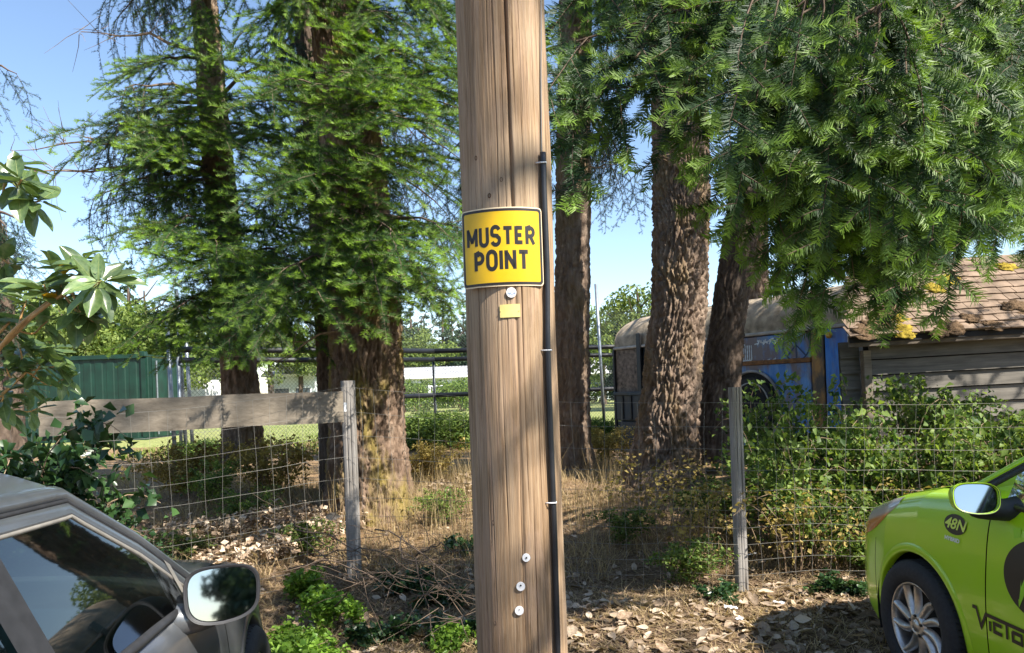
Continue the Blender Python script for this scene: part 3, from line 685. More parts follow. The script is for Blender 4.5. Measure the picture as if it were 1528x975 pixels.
for i, (x, Y) in enumerate(((604, 44), (622, 40), (640, 46), (690, 38), (676, 45), (236, 40), (885, 44))):
    shrub(x, 600, Y, hedge[i % 2], 2.0, 'garden_shrub', 'rounded garden shrub in front of the far houses beyond the field', 'garden shrubs before the far houses', 1.1)
# a small number board by the white house
p = P(650, 582, 40); e = tag(empty('number_sign', (p[0], 40, .3)), 'small white number sign by the field below the black rails', 'sign')
MB().box((0, 0, p[2]-.3), (.85, .05, .5), bev=.02).build('panel', M['white'], e); MB().box((0, .05, (p[2]-.3)/2), (.07, .05, p[2]-.3)).build('post', M['galv'], e)
def textmesh(s, size, weight=0.0, xs=1.0, shear=0.0, depth=0.0):
    """lettering as flat mesh data centred on the origin: x right, y up"""
    cu = bpy.data.curves.new('t', 'FONT'); cu.body = s; cu.size = size; cu.offset = weight; cu.align_x = 'CENTER'; cu.align_y = 'CENTER'; cu.shear = shear; cu.fill_mode = 'FRONT'; cu.resolution_u = 6
    o = bpy.data.objects.new('t', cu); COL.objects.link(o); me = bpy.data.meshes.new_from_object(o.evaluated_get(bpy.context.evaluated_depsgraph_get()))
    bpy.data.objects.remove(o); bpy.data.curves.remove(cu)
    V = np.array([v.co for v in me.vertices]); Fc = [tuple(p.vertices) for p in me.polygons]; bpy.data.meshes.remove(me)
    V[:, 0] *= xs; return V, Fc
V, Fc = textmesh('108', .42, .02); mk('number', np.stack([V[:, 0], 0*V[:, 0]-.03, V[:, 1]+p[2]-.3], -1), Fc, M['black'], e)

# green shipping container
cr = P(222, 595, 21); W0 = 6.06; e = tag(empty('shipping_container', (cr[0]-W0/2, 21, float(ground_z(cr[0]-1, 21))), math.radians(-1)), 'dark green corrugated shipping container behind the board at the left', 'container')
cm = MB(); H = 2.62; xs = []; ys = []; x = -W0/2+.1
while x < W0/2-.1:
    for dx, y in ((0, 0), (.19, 0), (.22, .015), (.31, .015), (.34, 0)): xs.append(x+dx); ys.append(y)
    x += .34
xs = np.array(xs); ys = np.array(ys); V = np.concatenate([np.stack([xs, ys, xs*0+.14], -1), np.stack([xs, ys, xs*0+H-.1], -1)]); n = len(xs)
wall = mk('corrugated_wall', V, [(i, i+1, n+i+1, n+i) for i in range(n-1)], M['container'], e)
MB().box((0, 1.3, H-.04), (W0-.2, 2.2, .04)).build('roof', M['container'], e)
MB().box((W0/2-.04, 1.2, H/2), (.04, 2.2, H-.25)).build('end_door', M['container'], e)
for sx in (-1, 1): MB().box((sx*(W0/2-.07), -.01, H/2), (.14, .12, H-.3)).build('corner_post', M['container'], e)
MB().box((0, -.01, H-.07), (W0-.2, .1, .12)).build('top_rail', M['container'], e); MB().box((0, -.01, .08), (W0-.2, .1, .15)).build('bottom_rail', M['container'], e)
for sx in (-1, 1):
    for z in (.06, H-.02): MB().box((sx*(W0/2-.08), -.02, z), (.19, .17, .15), bev=.015).build('corner_casting', M['container'], e)
for q in (-.35, 0, .35): MB().tube([(W0/2+.03, .5+q*2+.7, .2), (W0/2+.03, .5+q*2+.7, H-.2)], .025, 6).build('lock_rod', M['galv'], e)

# chain-link fence with black rails
A0, A1, A2 = np.array((-5.9, 12.6)), np.array((-1.75, 16.0)), np.array((7.0, 17.8)); ZR = .3
e = tag(empty('chain_link_fence', (A0[0], A0[1], ZR)), 'tall chain link fence with black top rails crossing behind the trees', 'fence'); org = np.array((A0[0], A0[1], ZR))
lw = MB()
for (a, b_) in ((A0, A1), (A1, A2)):
    d = b_-a; L = np.linalg.norm(d); d3 = np.array((d[0]/L, d[1]/L, 0)); a3 = np.array((a[0], a[1], ZR))-org; nr_ = np.array((-d3[1], d3[0], 0))
    for z, rr in ((2.12, .055), (1.93, .05), (1.13, .05)):
        MB().tube([a3+np.array((0, 0, z))-nr_*.05, a3+d3*L+np.array((0, 0, z))-nr_*.05], rr, 8).build('rail', M['rail'], e, True)
    Hm = 3.0; st = .075
    for s in np.arange(-Hm, L, st):
        for sg in (1, -1):
            s0, s1 = (s, s+Hm) if sg > 0 else (s+Hm, s); z0, z1 = 0.0, Hm
            def cl(s0, z0, s1, z1):
                for lim in (0.0, L):
                    pass
                return s0, z0, s1, z1
            pts = []
            for q in np.linspace(0, 1, 2): pts.append((s0+(s1-s0)*q, z0+(z1-z0)*q))
            (u0, w0), (u1, w1) = pts
            lo, hi = 0.0, 1.0
            for (uu, du) in ((u0, u1-u0),):
                ta, tb = (0-uu)/du, (L-uu)/du; lo = max(lo, min(ta, tb)); hi = min(hi, max(ta, tb))
            if hi-lo < .02: continue
            qa = a3+d3*(u0+(u1-u0)*lo)+np.array((0, 0, w0+(w1-w0)*lo)); qb = a3+d3*(u0+(u1-u0)*hi)+np.array((0, 0, w0+(w1-w0)*hi))
            lw.tube([qa, qb], .0026, 3, False)
    k = int(L/3.0)
    for i in range(k+1):
        q = a3+d3*(L*i/k); MB().tube([q-np.array((0, 0, .1)), q+np.array((0, 0, 2.0))], .03, 7).build('post', M['galv'], e, True)
tag(lw.build('mesh_wire', M['linkwire'], e, fix=False), kind='stuff')
for x, yt, Y in ((249, 480, 12.2), (263, 432, 12.9), (275, 465, 13.6), (889, 424, 16.4)):
    q = P(x, yt, Y)-org; MB().tube([(q[0]+.11*(q[2]/4), q[1], -.1), q], .036, 8).build('tall_post', M['galv'], e, True)
q0 = P(249, 548, 12.2)-org; q1 = P(263, 540, 12.9)-org; MB().tube([q0, q1], .03, 6).build('brace', M['galv'], e)
q0 = P(255, 455, 12.5)-org; q1 = P(285, 456, 13.6)-org; MB().tube([q0, q1], .018, 6).build('brace', M['galv'], e)
# trees behind the viewer, seen only in mirrors and windows
for i, (x, y, hsc) in enumerate(((-9, -22, 1.2), (-5, -26, 1.4), (-1, -27, 1.2), (-13, -14, 1.1), (-17, -4, 1.0), (-17, 5, .9), (9, -25, 1.3), (4, -28, 1.1), (14, -24, 1.2))):
    e = tag(empty('conifer_tree', (x, y, 0), i*.9), 'dark conifer standing behind the viewer, seen in car mirrors and windows', 'tree', 'conifers behind the viewer')
    o = link(bpy.data.objects.new('crown', FC[i % 3]), e); o.scale = (hsc*.9, hsc*.9, hsc)
    MB().tube([(0, 0, -.2), (.05, 0, 4*hsc), (0, .05, 10*hsc)], [.25, .18, .05], 7).build('trunk', M['bark_dark'], e)
# ------------------------------------------------------------------ utility pole, sign
PY = 2.34; pc = P(766, 578, PY); PX = float(pc[0]); PR = .1475
pole = tag(empty('utility_pole', (PX, PY, 0)), 'weathered brown wooden utility pole with long cracks in the middle of the picture', 'utility pole')
nu, nz = 900, 220; zz = np.linspace(-.3, 5.2, nz); a = np.arange(nu)*2*math.pi/nu-math.pi
rad0 = PR*(1.0-.004*(zz-1.5))
A = np.broadcast_to(a[None], (nz, nu)); Z = np.broadcast_to(zz[:, None], (nz, nu))
q = np.stack([np.cos(A)*.6, np.sin(A)*.6, Z*.9], -1); dd = .0035*perlin(q*2.2)
dd += .0006*perlin(np.stack([np.cos(A)*14, np.sin(A)*14, Z*1.2], -1))+.0003*perlin(np.stack([np.cos(A)*40, np.sin(A)*40, Z*1.0], -1))
g = np.random.default_rng(5)
cr = [(-1.47, -1, 6, .0062, .035)]+[(g.uniform(-3.1, .1), g.uniform(.2, 3.4), g.uniform(.2, 1.1), g.uniform(.0007, .0016), g.uniform(.003, .009)) for _ in range(110)]
for (a0, z0, ln, w, dp) in cr:
    s = g.uniform(0, 9); wob = .05*perlin(np.stack([zz*.9+s, zz*0, zz*0+s], -1))+.012*perlin(np.stack([zz*5+s, zz*0, zz*0], -1))
    cen = a0+wob+.02*(zz-1.5)*(a0 > -1.5)*(a0 < -1.4)
    env = (np.clip((zz-z0)/.25, 0, 1)*np.clip((z0+ln-zz)/.25, 0, 1)) if ln < 5 else np.clip(.5+.6*perlin(np.stack([zz*1.3, zz*0, zz*0+4], -1)), .12, 1)*np.clip(.25+.75*sm(1.7, 2.3, zz), 0, 1)
    wv = w*(.6+.8*np.abs(perlin(np.stack([zz*2+s, zz*0+s, zz*0], -1))))
    dd -= dp*env[:, None]*np.exp(-(((A-cen[:, None])*PR/np.maximum(wv, .0006)[:, None])**2))
V = np.stack([np.cos(A)*(rad0[:, None]+dd), np.sin(A)*(rad0[:, None]+dd), Z], -1)
mk('shaft', V.reshape(-1, 3), gridfaces(nz, nu, True), M['pole'], pole, True)
def on_pole(x, y, dr=0.0):
    """photograph pixel -> angle and height on the pole surface"""
    R = PR+dr; lo = PX-R*.999; Y = PY-R
    for _ in range(12):
        p = P(x, y, Y); dx = np.clip((p[0]-PX)/R, -.995, .995); Y = PY-R*math.sqrt(1-dx*dx)
    return math.atan2(Y-PY, p[0]-PX), p[2]
def cyl(a, z, r): return np.array((math.cos(a)*r, math.sin(a)*r, z))
# knots: small dark rings sunk in the wood
for x, y in ((710, 236), (748, 268), (730, 292), (736, 780), (733, 812), (739, 930), (795, 860)):
    a_, z_ = on_pole(x, y); c = cyl(a_, z_, PR-.001); t_ = np.array((-math.sin(a_), math.cos(a_), 0)); k = np.linspace(0, 2*math.pi, 11)
    MB().tube([c+t_*math.cos(h)*.0042+np.array((0, 0, math.sin(h)*.0065)) for h in k], .0017, 4, False).build('knot', simple('knot_wood', (.10, .055, .03), .9) if 'knot' not in M else M['knot'], pole, True)
    M.setdefault('knot', bpy.data.materials['knot_wood'])
# conduit down the right side, thin wire above it, ties
cab = [(810, 228), (812, 300), (816, 400), (817, 520), (821, 640), (825, 740), (829, 860), (832, 975), (834, 1100)]
pts = [cyl(*on_pole(x, y, .012), PR+.012) for x, y in cab]; pts.append(cyl(on_pole(834, 1100)[0], -.1, PR+.012))
MB().tube(catmull(pts, 60), .0098, 10).build('cable_conduit', M['cable'], pole, True)
pts = [cyl(*on_pole(x, y, .004), PR+.004) for x, y in [(806, -420), (807, 0), (807, 110), (808, 215), (809, 240)]]
MB().tube(catmull(pts, 30), .0026, 6).build('cable', simple('grey_cable', (.13, .12, .11), .6), pole, True)
for x, y in ((810, 244), (818, 523), (825, 750)):
    a_, z_ = on_pole(x, y, .012); t_ = np.array((-math.sin(a_), math.cos(a_), 0)); nrm = np.array((math.cos(a_), math.sin(a_), 0)); c = cyl(a_, z_, PR)
    MB().tube([c-t_*.02, c-t_*.013+nrm*.014, c+nrm*.026, c+t_*.013+nrm*.014, c+t_*.02], .0022, 6).build('cable_tie', M['white'], pole, True)
# round white marker discs nailed on
for i, (x, y, r) in enumerate(((763, 437, .0155), (785, 832, .0125), (777, 875, .0135), (775, 911, .0135))):
    a_, z_ = on_pole(x, y); nrm = np.array((math.cos(a_), math.sin(a_), 0)); c = cyl(a_, z_, PR)
    d = MB().tube([c, c+nrm*.005], r, 22).build('marker_disc', M['white'], pole)
    if i: MB().tube([c+np.array((0, 0, .004 if i > 1 else 0)), c+np.array((0, 0, .004 if i > 1 else 0))+nrm*.0075], .0028 if i < 3 else .0015, 10).build('nail', M['darksteel'], d)
    else:
        V, Fc = textmesh('NCA', .0125, .0002, .9); V[:, 1] -= .003; V2, F2 = textmesh('I', .007, .0002); V2[:, 1] += .009
        for (v, f) in ((V, Fc), (V2, F2)):
            t_ = np.array((-math.sin(a_), math.cos(a_), 0)); mk('print', c+nrm*.0056+v[:, :1]*t_+v[:, 1:2]*np.array((0, 0, 1)), f, simple('blue_print', (.12, .22, .42), .5) if i == 0 and 'print' not in M else M['print'], d)
            M['print'] = bpy.data.materials['blue_print']
# curved sign: flat outlines bent round the pole
SR = .205; SX, SY = PX-.006, PY+SR-PR-.0045
def on_cyl(x, y):
    Y = SY-SR
    for _ in range(14):
        p = P(x, y, Y); dx = np.clip((p[0]-SX)/SR, -.99, .99); Y = SY-SR*math.sqrt(1-dx*dx)
    return math.atan2(Y-SY, p[0]-SX), p[2]
aL, zt = on_cyl(690, 372); aR, _ = on_cyl(810, 368); aC = (aL+aR)/2
zT = on_cyl(750, 309)[1]; zB = on_cyl(752, 427)[1]; SW = (aR-aL)*SR; SH = zT-zB
sg = tag(empty('muster_point_sign', (PX, PY-PR, (zT+zB)/2)), 'yellow MUSTER POINT sign with black border wrapped around the pole', 'sign'); so = np.array((PX, PY-PR, (zT+zB)/2))
def rrect(w, h, r, n=7):
    out = []
    for cx, cy, a0 in ((w/2-r, h/2-r, 0), (-w/2+r, h/2-r, 90), (-w/2+r, -h/2+r, 180), (w/2-r, -h/2+r, 270)):
        for k in range(n): t_ = math.radians(a0+90*k/(n-1)); out.append((cx+r*math.cos(t_), cy+r*math.sin(t_)))
    return out
def flat_bent(name, V, Fc, mat_, off, parent, org, aC, R, zC, tilt=0.0, thick=0.0, cx=None, cy=None):
    cx = SX if cx is None else cx; cy = SY if cy is None else cy
    bm = bmesh.new(); vs = [bm.verts.new((v[0], 0, v[1])) for v in V]
    for f in Fc:
        if name == 'lettering': f = list(f)
        try: bm.faces.new([vs[i] for i in f])
        except ValueError: pass
    lo, hi = min(v[0] for v in V), max(v[0] for v in V)
    for x in np.arange(lo+.004, hi, .006):
        bmesh.ops.bisect_plane(bm, geom=bm.verts[:]+bm.edges[:]+bm.faces[:], plane_co=(x, 0, 0), plane_no=(1, 0, 0))
    me = bpy.data.meshes.new(name)
    for v in bm.verts:
        s, z = v.co.x, v.co.z; a_ = aC+s/R; v.co = Vector((cx+math.cos(a_)*(R+off)-org[0], cy+math.sin(a_)*(R+off)-org[1], zC+z+tilt*s-org[2]))
    if thick:
        r = bmesh.ops.solidify(bm, geom=bm.faces[:], thickness=thick)
    bmesh.ops.recalc_face_normals(bm, faces=bm.faces); bm.to_mesh(me); bm.free(); me.materials.append(mat_)
    return link(bpy.data.objects.new(name, me), parent)
def ngon(pts): return np.array(pts), [tuple(range(len(pts)))]
def ring(o, i):
    n = len(o); return np.array(list(o)+list(i)), [(k, (k+1) % n, n+(k+1) % n, n+k) for k in range(n)]
zc = (zT+zB)/2
flat_bent('panel', *ngon(rrect(SW, SH, .012)), M['cream'], -.0018, sg, so, aC, SR, zc, thick=-.0015)
flat_bent('border', *ring(rrect(SW-.008, SH-.008, .010), rrect(SW-.024, SH-.024, .006)), M['black'], .0007, sg, so, aC, SR, zc)
flat_bent('face', *ngon(rrect(SW-.020, SH-.020, .0075)), M['yellow'], .0004, sg, so, aC, SR, zc)
def arc(cx, cy, rx, ry, a0, a1, n=8): return [(cx+rx*math.cos(math.radians(a0+(a1-a0)*k/n)), cy+ry*math.sin(math.radians(a0+(a1-a0)*k/n))) for k in range(n+1)]
GLY = {'M': (.66, [[(0, 0), (0, 1)], [(.66, 0), (.66, 1)], [(.0, .93), (.33, .22)], [(.66, .93), (.33, .22)], [(.22, .30), (.44, .30)]]), 'U': (.5, [[(0, 1)]+arc(.25, .24, .25, .24, 180, 360)+[(.5, 1)]]),
       'S': (.5, [arc(.25, .76, .25, .24, 15, 180)+arc(.25, .62, .25, .12, 180, 235, 3)+[(.36, .49)]+arc(.25, .33, .25, .11, 55, 0, 3)+arc(.25, .24, .25, .24, 0, -165)]),
       'T': (.5, [[(-.03, .905), (.53, .905)], [(.25, .9), (.25, 0)]]), 'E': (.42, [[(0, 0), (0, 1)], [(0, .905), (.42, .905)], [(0, .5), (.36, .5)], [(0, .095), (.42, .095)]]),
       'R': (.5, [[(0, 0), (0, 1)], [(0, .905), (.24, .905)]+arc(.24, .675, .24, .23, 90, -90)+[(0, .445)], [(.24, .44), (.5, 0)]]), 'P': (.48, [[(0, 0), (0, 1)], [(0, .905), (.23, .905)]+arc(.23, .655, .25, .25, 90, -90)+[(0, .405)]]),
       'O': (.52, [arc(.26, .70, .26, .27, 0, 180)+arc(.26, .30, .26, .27, 180, 360)+[(.52, .70)]]), 'I': (0, [[(0, 0), (0, 1)]]), 'N': (.5, [[(0, 0), (0, 1)], [(.5, 0), (.5, 1)], [(0, .90), (.5, .10)]])}
def stroke_word(word, h, st, gap):
    V, Fc, x = [], [], 0
    for ch in word:
        w, lines = GLY[ch]
        for ln in lines:
            p = np.array(ln, float)*np.array((h*1.0, h-0*st))+np.array((x, 0)); d = np.diff(p, axis=0); d /= np.linalg.norm(d, axis=1)[:, None]+1e-12; n = np.stack([-d[:, 1], d[:, 0]], -1); k0 = len(V)
            for i in range(len(p)):
                q = n[0] if i == 0 else n[-1] if i == len(p)-1 else n[i-1]+n[i]; q = q/(np.linalg.norm(q)+1e-9); k = 1 if i in (0, len(p)-1) else 1/max(.62, float(np.dot(q, n[i])))
                V += [p[i]+q*st/2*k, p[i]-q*st/2*k]
            Fc += [(k0+2*i, k0+2*i+1, k0+2*i+3, k0+2*i+2) for i in range(len(p)-1)]
        x += w*h+gap
    return np.array(V), Fc
for word, dz, w_ in (('MUSTER', .034, .224), ('POINT', -.041, .172)):
    V, Fc = stroke_word(word, .058, .0130, .0185); hgt = V[:, 1].max()-V[:, 1].min(); V[:, 1] *= .068/hgt; V[:, 0] -= (V[:, 0].max()+V[:, 0].min())/2; V[:, 0] *= w_/(V[:, 0].max()-V[:, 0].min()); V[:, 1] += dz-(V[:, 1].max()+V[:, 1].min())/2
    V[:, 0] -= .003
    tag(flat_bent('lettering', V, Fc, M['black'], .0009, sg, so, aC, SR, zc), kind='stuff')
a_, z_ = on_pole(761, 464, .003); so2 = np.array((PX, PY-PR, z_))
pl = tag(empty('blank_plate', so2), 'small blank pale yellow metal plate nailed to the pole below the white disc', 'plate')
flat_bent('panel', *ngon(rrect(.064, .040, .002)), M['pale_yellow'], -.0022, pl, so2, a_, PR+.004, z_, tilt=.01, thick=-.002, cx=PX, cy=PY)
for sx in (-1, 1): MB().tube([cyl(a_+sx*.028/PR, z_, PR+.004)+np.array((PX, PY, 0))-so2, cyl(a_+sx*.028/PR, z_, PR+.007)+np.array((PX, PY, 0))-so2], .0014, 8).build('nail', M['pale_yellow'], pl)

# ------------------------------------------------------------------ wire fence with board and posts
FP = [np.array((-3.6, 4.7)), np.array((P(527, 870, 5.75)[0], 5.75)), np.array((P(1111, 885, 5.2)[0], 5.2)), np.array((4.9, 4.75))]
ZW = [1.45, 1.60, 1.38, 1.36]
fe = tag(empty('wire_fence', (FP[1][0], FP[1][1], float(ground_z(*FP[1])))), 'galvanised wire mesh fence on grey posts with a broad board along its left top', 'fence'); fo = np.array(fe.location)
def post(x, y, z1, w, seed):
    n, k = 60, 48; z0 = float(ground_z(x, y))-.12; zz = np.linspace(z0, z1, n); aa = np.arange(k)*2*math.pi/k
    sq = w*.5/np.maximum(np.abs(np.cos(aa)), np.abs(np.sin(aa)))**.45
    p = np.stack([np.cos(aa)[None]+0*zz[:, None], np.sin(aa)[None]+0*zz[:, None], zz[:, None]*.5+0*aa[None]], -1)+seed
    r = sq[None]*(1+.03*perlin(p*1.5)+.025*perlin(p*np.array((9, 9, 1.5))))
    for c0 in (-1.75, -1.2, -2.4): r -= .012*np.exp(-((aa[None]-2*math.pi-c0-.12*perlin(np.stack([zz*1.5, zz*0+seed, zz*0+c0], -1))[:, None])*w*.5/.0022)**2)
    V = np.stack([x+np.cos(aa)[None]*r, y+np.sin(aa)[None]*r, zz[:, None]+0*r], -1).reshape(-1, 3)-fo
    Fc = [tuple(f) for f in gridfaces(n, k, True)]+[tuple((n-1)*k+j for j in range(k))]
    return mk('post', V, Fc, M['post'], fe, False)
post(FP[1][0], FP[1][1]+.06, P(524, 568, 5.75)[2], .112, 1.0); post(FP[2][0], FP[2][1]+.06, P(1108, 578, 5.2)[2], .092, 5.0)
post(FP[0][0], FP[0][1]+.06, 1.5, .1, 9.0); post(FP[3][0], FP[3][1]+.06, 1.4, .1, 12.0)
bl = P(60, 626, 5.15); br = P(514, 606.5, 5.78)
d = br-bl; L = np.linalg.norm(d); n = 40; V = []
for i in range(n+1):
    c = bl+d*i/n; c[2] += .003*math.sin(i*.3)
    for yy, z2 in ((-.02, -.126), (-.02, .126), (.02, .126), (.02, -.126)): V.append(c+np.array((0, yy, z2+.0015*float(perlin(np.array((i*.35, z2*9, 1.3)))))))
Fc = [(i*4+j, i*4+(j+1) % 4, i*4+4+(j+1) % 4, i*4+4+j) for i in range(n) for j in range(4)]+[(0, 1, 2, 3), (n*4+3, n*4+2, n*4+1, n*4)]
bo = mk('board', np.array(V)-fo, Fc, M['board'], fe)
MB().box(P(515, 608, 5.66)-fo, (.02, .02, .075), bev=.004).build('post_tag', M['white'], fe)  # small white tag on the left post
wm = MB(); g = np.random.default_rng(12)
for i in range(3):
    a, b_ = FP[i], FP[i+1]; L = np.linalg.norm(b_-a); nrm = np.array(((b_-a)[1], -(b_-a)[0]))/L
    def fp(s, z):
        x, y = a+(b_-a)*s; wob = .02*float(perlin(np.array((s*L*1.3, z*2, i*3.)))); gz = float(ground_z(x, y)); zt = ZW[i]+(ZW[i+1]-ZW[i])*s-.05*math.sin(math.pi*s)
        return np.array((x+nrm[0]*(.012+wob), y+nrm[1]*(.012+wob), gz+.03+(zt-gz-.03)*z+.008*float(perlin(np.array((s*L*2, z*7, 5.+i))))))-fo
    for z in (0, .075, .155, .24, .33, .425, .525, .635, .75, .87, 1.0): wm.tube([fp(s, z) for s in np.linspace(0, 1, 40)], .00115, 4, False)
    k = int(L/.118)
    for j in range(1, k): wm.tube([fp((j+g.normal(0, .06))/k if False else j/k+.003*math.sin(q*9+j), q) for q in np.linspace(0, 1, 12)], .00105, 4, False)
tag(wm.build('wire_mesh', M['wire'], fe, True, fix=False), kind='stuff')

# ------------------------------------------------------------------ the old blue bus
A = P(918, 521, 14.3); B = P(1274, 483, 9.75); ux = (B-A); ux[2] = 0; BL = np.linalg.norm(ux); ang = math.atan2(ux[1], ux[0])
bz0 = .42; bus = tag(empty('abandoned_bus', (A[0], A[1], bz0), ang), 'abandoned blue bus with curved weathered roof and rust, overgrown behind the trees', 'bus')
# local: x along the side towards the near end, y away from the viewer (positive = behind), z up
GH = A[2]-bz0; BW = 2.0
BI = bus.matrix_basis.inverted() if False else Matrix.LocRotScale(bus.location, bus.rotation_euler, None).inverted()
def bus_px(x, y):
    """photograph pixel -> local x,z on the visible side plane"""
    o = np.array((0, 0, EYE)); d = P(x, y, 1.0)-o; n = np.array((-math.sin(ang), math.cos(ang), 0)); t_ = np.dot(A-o, n)/np.dot(d, n)
    q = BI @ Vector(o+d*t_); return q.x, q.z
def side_panel(name, x0, x1, z0, z1, m, y=-.0, t_=.03, bev=.008, par=None): return MB().box(((x0+x1)/2, y, (z0+z1)/2), (x1-x0, t_, z1-z0), bev=bev).build(name, m, par or bus)
MB().box((BL/2, BW/2+.03, GH/2+.02), (BL-.03, BW-.05, GH-.06)).build('body', M['bus_dark'], bus)
n = 22; V = []
for xx in np.concatenate([[0, .04, .12], np.linspace(.3, BL-.3, 24), [BL-.1, BL]]):
    e_ = min(xx, BL-xx); k = 1-.10*math.exp(-e_/.08)
    for i in range(n):
        th = math.pi*i/(n-1); V.append((xx, BW/2-math.cos(th)*(BW/2+.02)*1.0, GH+.02+(.66*k)*math.sin(th)**.75+.012*float(perlin(np.array((xx*2, th*3, 1.))))))
nx = len(V)//n; Fc = [tuple(f) for f in gridfaces(nx, n)]+[tuple(range(n)), tuple((nx-1)*n+i for i in range(n))[::-1]]
mk('roof', V, Fc, M['bus_roof'], bus, True)
MB().box((BL/2, -.03, GH), (BL, .06, .05), bev=.012).build('gutter', simple('gutter_metal', (.42, .38, .34), .7, var=.3), bus)
xb, _ = bus_px(957, 520); xt, _ = bus_px(1092, 520); xr, _ = bus_px(1212, 510); xd, _ = bus_px(1232, 510); xe, _ = bus_px(1270, 510)
side_panel('far_panel', .02, xb-.05, .95, GH-.03, M['bus_camo']); side_panel('far_lower_panel', .02, xb-.05, .4, .9, M['bus_dark'], -.03)
side_panel('far_skirt_panel', .02, xb-.05, -.15, .37, M['bus_dark'], -.01)
side_panel('upright_bar', xb-.06, xb+.06, .1, GH+.25, M['rubber'], -.06, .05); side_panel('ledge_rail', 0, xb+.2, .89, .96, M['bus_dark'], -.06, .07)
side_panel('far_edge_trim', -.03, .03, -.1, GH, M['rubber'], -.03, .06)
for q in (.3, .62): side_panel('rib', xb*q-.03, xb*q+.03, .42, .88, M['rubber'], -.055, .03)
zm = bus_px(1160, 540)[1]
side_panel('middle_panel', xb+.1, xt, .1, GH-.03, M['bus_dark'])
up = side_panel('upper_panel', xt+.02, xr-.02, zm+.03, GH-.04, M['bus_blue'], -.015)
lo_ = side_panel('lower_panel', xt+.02, xr-.02, -.1, zm-.03, M['bus_blue'], -.01); side_panel('waist_trim', xt, xr, zm-.035, zm+.035, M['rust'], -.035, .03)
side_panel('rusty_pillar', xr, xd-.01, -.15, GH-.03, M['bus_rust'], -.02); dr = side_panel('door', xd+.01, xe-.03, -.15, GH-.03, M['bus_door'], -.02, label if False else .03)
side_panel('edge_trim', xe-.025, xe+.03, -.15, GH-.02, simple('white_edge', (.55, .57, .62), .6, var=.3), -.03, .05)
# marker lamps over the door, faded white block lettering, peace emblem, wheel
for x, y in ((1222, 503), (1240, 500)):
    q = bus_px(x, y); MB().box((q[0], -.05, q[1]), (.1, .05, .09), bev=.03).build('marker_lamp', simple('dull_amber', (.5, .25, .03), .5, var=.4) if 'dull' not in M else M['dull'], bus); M['dull'] = bpy.data.materials['dull_amber']
def strokes(lines, w, y, parent, m, name):
    mb = MB()
    for (x0, z0, x1, z1) in lines:
        d = np.array((x1-x0, 0, z1-z0)); l = np.linalg.norm(d)
        if l < 1e-6: continue
        d /= l; nn = np.array((-d[2], 0, d[0])); p0 = np.array((x0, y, z0)); p1 = np.array((x1, y, z1)); mb.add([p0-nn*w/2, p1-nn*w/2, p1+nn*w/2, p0+nn*w/2], [(0, 1, 2, 3)])
    return tag(mb.build(name, m, parent), kind='stuff')
wp = simple('faded_white_paint', (.6, .65, .7), .7, var=.4, scale=20)
x0, z1 = bus_px(1105, 517); x1, z0 = bus_px(1124, 537); ls = []
for i in range(7): u = x0+(x1-x0)*i/6; ls.append((u, z0, u, z1))
ls += [(x0-.03, z0-.01, x1, z0-.01), (x0-.03, z1+.01, x1*.5+x0*.5, z1+.01), (x0-.03, z0, x0-.03, z1)]
g = np.random.default_rng(3); xa, za = bus_px(1128, 513); xb2, zb2 = bus_px(1168, 512)
for i in range(9):
    u = xa+(xb2-xa)*i/9; ls.append((u, za+g.uniform(-.02, .05), u+.09, za+g.uniform(-.02, .06)));
    if i % 2: ls.append((u, za-.03, u+.05, za+.05)); ls.append((u, zb2-.26+g.uniform(-.05, .05), u+.12, zb2-.24+g.uniform(-.05, .05)))
strokes(ls, .022, -.034, up, wp, 'lettering')
cx_, cz_ = bus_px(1190, 515); Rp = .235; bl_ = simple('dark_emblem_paint', (.02, .045, .11), .6)
k = np.linspace(0, 2*math.pi, 33); strokes([(cx_+Rp*math.cos(k[i]), cz_+Rp*math.sin(k[i]), cx_+Rp*math.cos(k[i+1]), cz_+Rp*math.sin(k[i+1])) for i in range(32)]+[(cx_, cz_+Rp, cx_, cz_-Rp), (cx_, cz_, cx_+Rp*.7, cz_-Rp*.7), (cx_, cz_, cx_-Rp*.7, cz_-Rp*.7)], .022, -.035, up, bl_, 'peace_emblem')
wx, wz = bus_px(1126, 604); wz = max(wz, .46)
ring_pts = lambda r, y, n=40, a0=0, a1=2*math.pi: [(wx+r*math.cos(t_), y, wz+r*math.sin(t_)) for t_ in np.linspace(a0, a1, n)]
MB().tube([(wx, -.005, wz), (wx, -.034, wz)], .52, 40).build('wheel_well', M['liner'], bus)
MB().tube(ring_pts(.53, -.045, 40, -.1, math.pi+.1), .025, 6).build('wheel_arch_trim', simple('arch_metal', (.3, .3, .31), .6, var=.4), bus, True)
wh = MB().tube([(wx, -.03, wz), (wx, -.075, wz)], .43, 40).build('wheel', M['tyre'], bus)
MB().tube(ring_pts(.345, -.08), .011, 6, False).build('rim', simple('pale_rim', (.42, .41, .39), .6, .3, var=.5, scale=9), wh, True); MB().tube([(wx, -.05, wz), (wx, -.085, wz)], .30, 30).build('hub', M['liner'], wh)

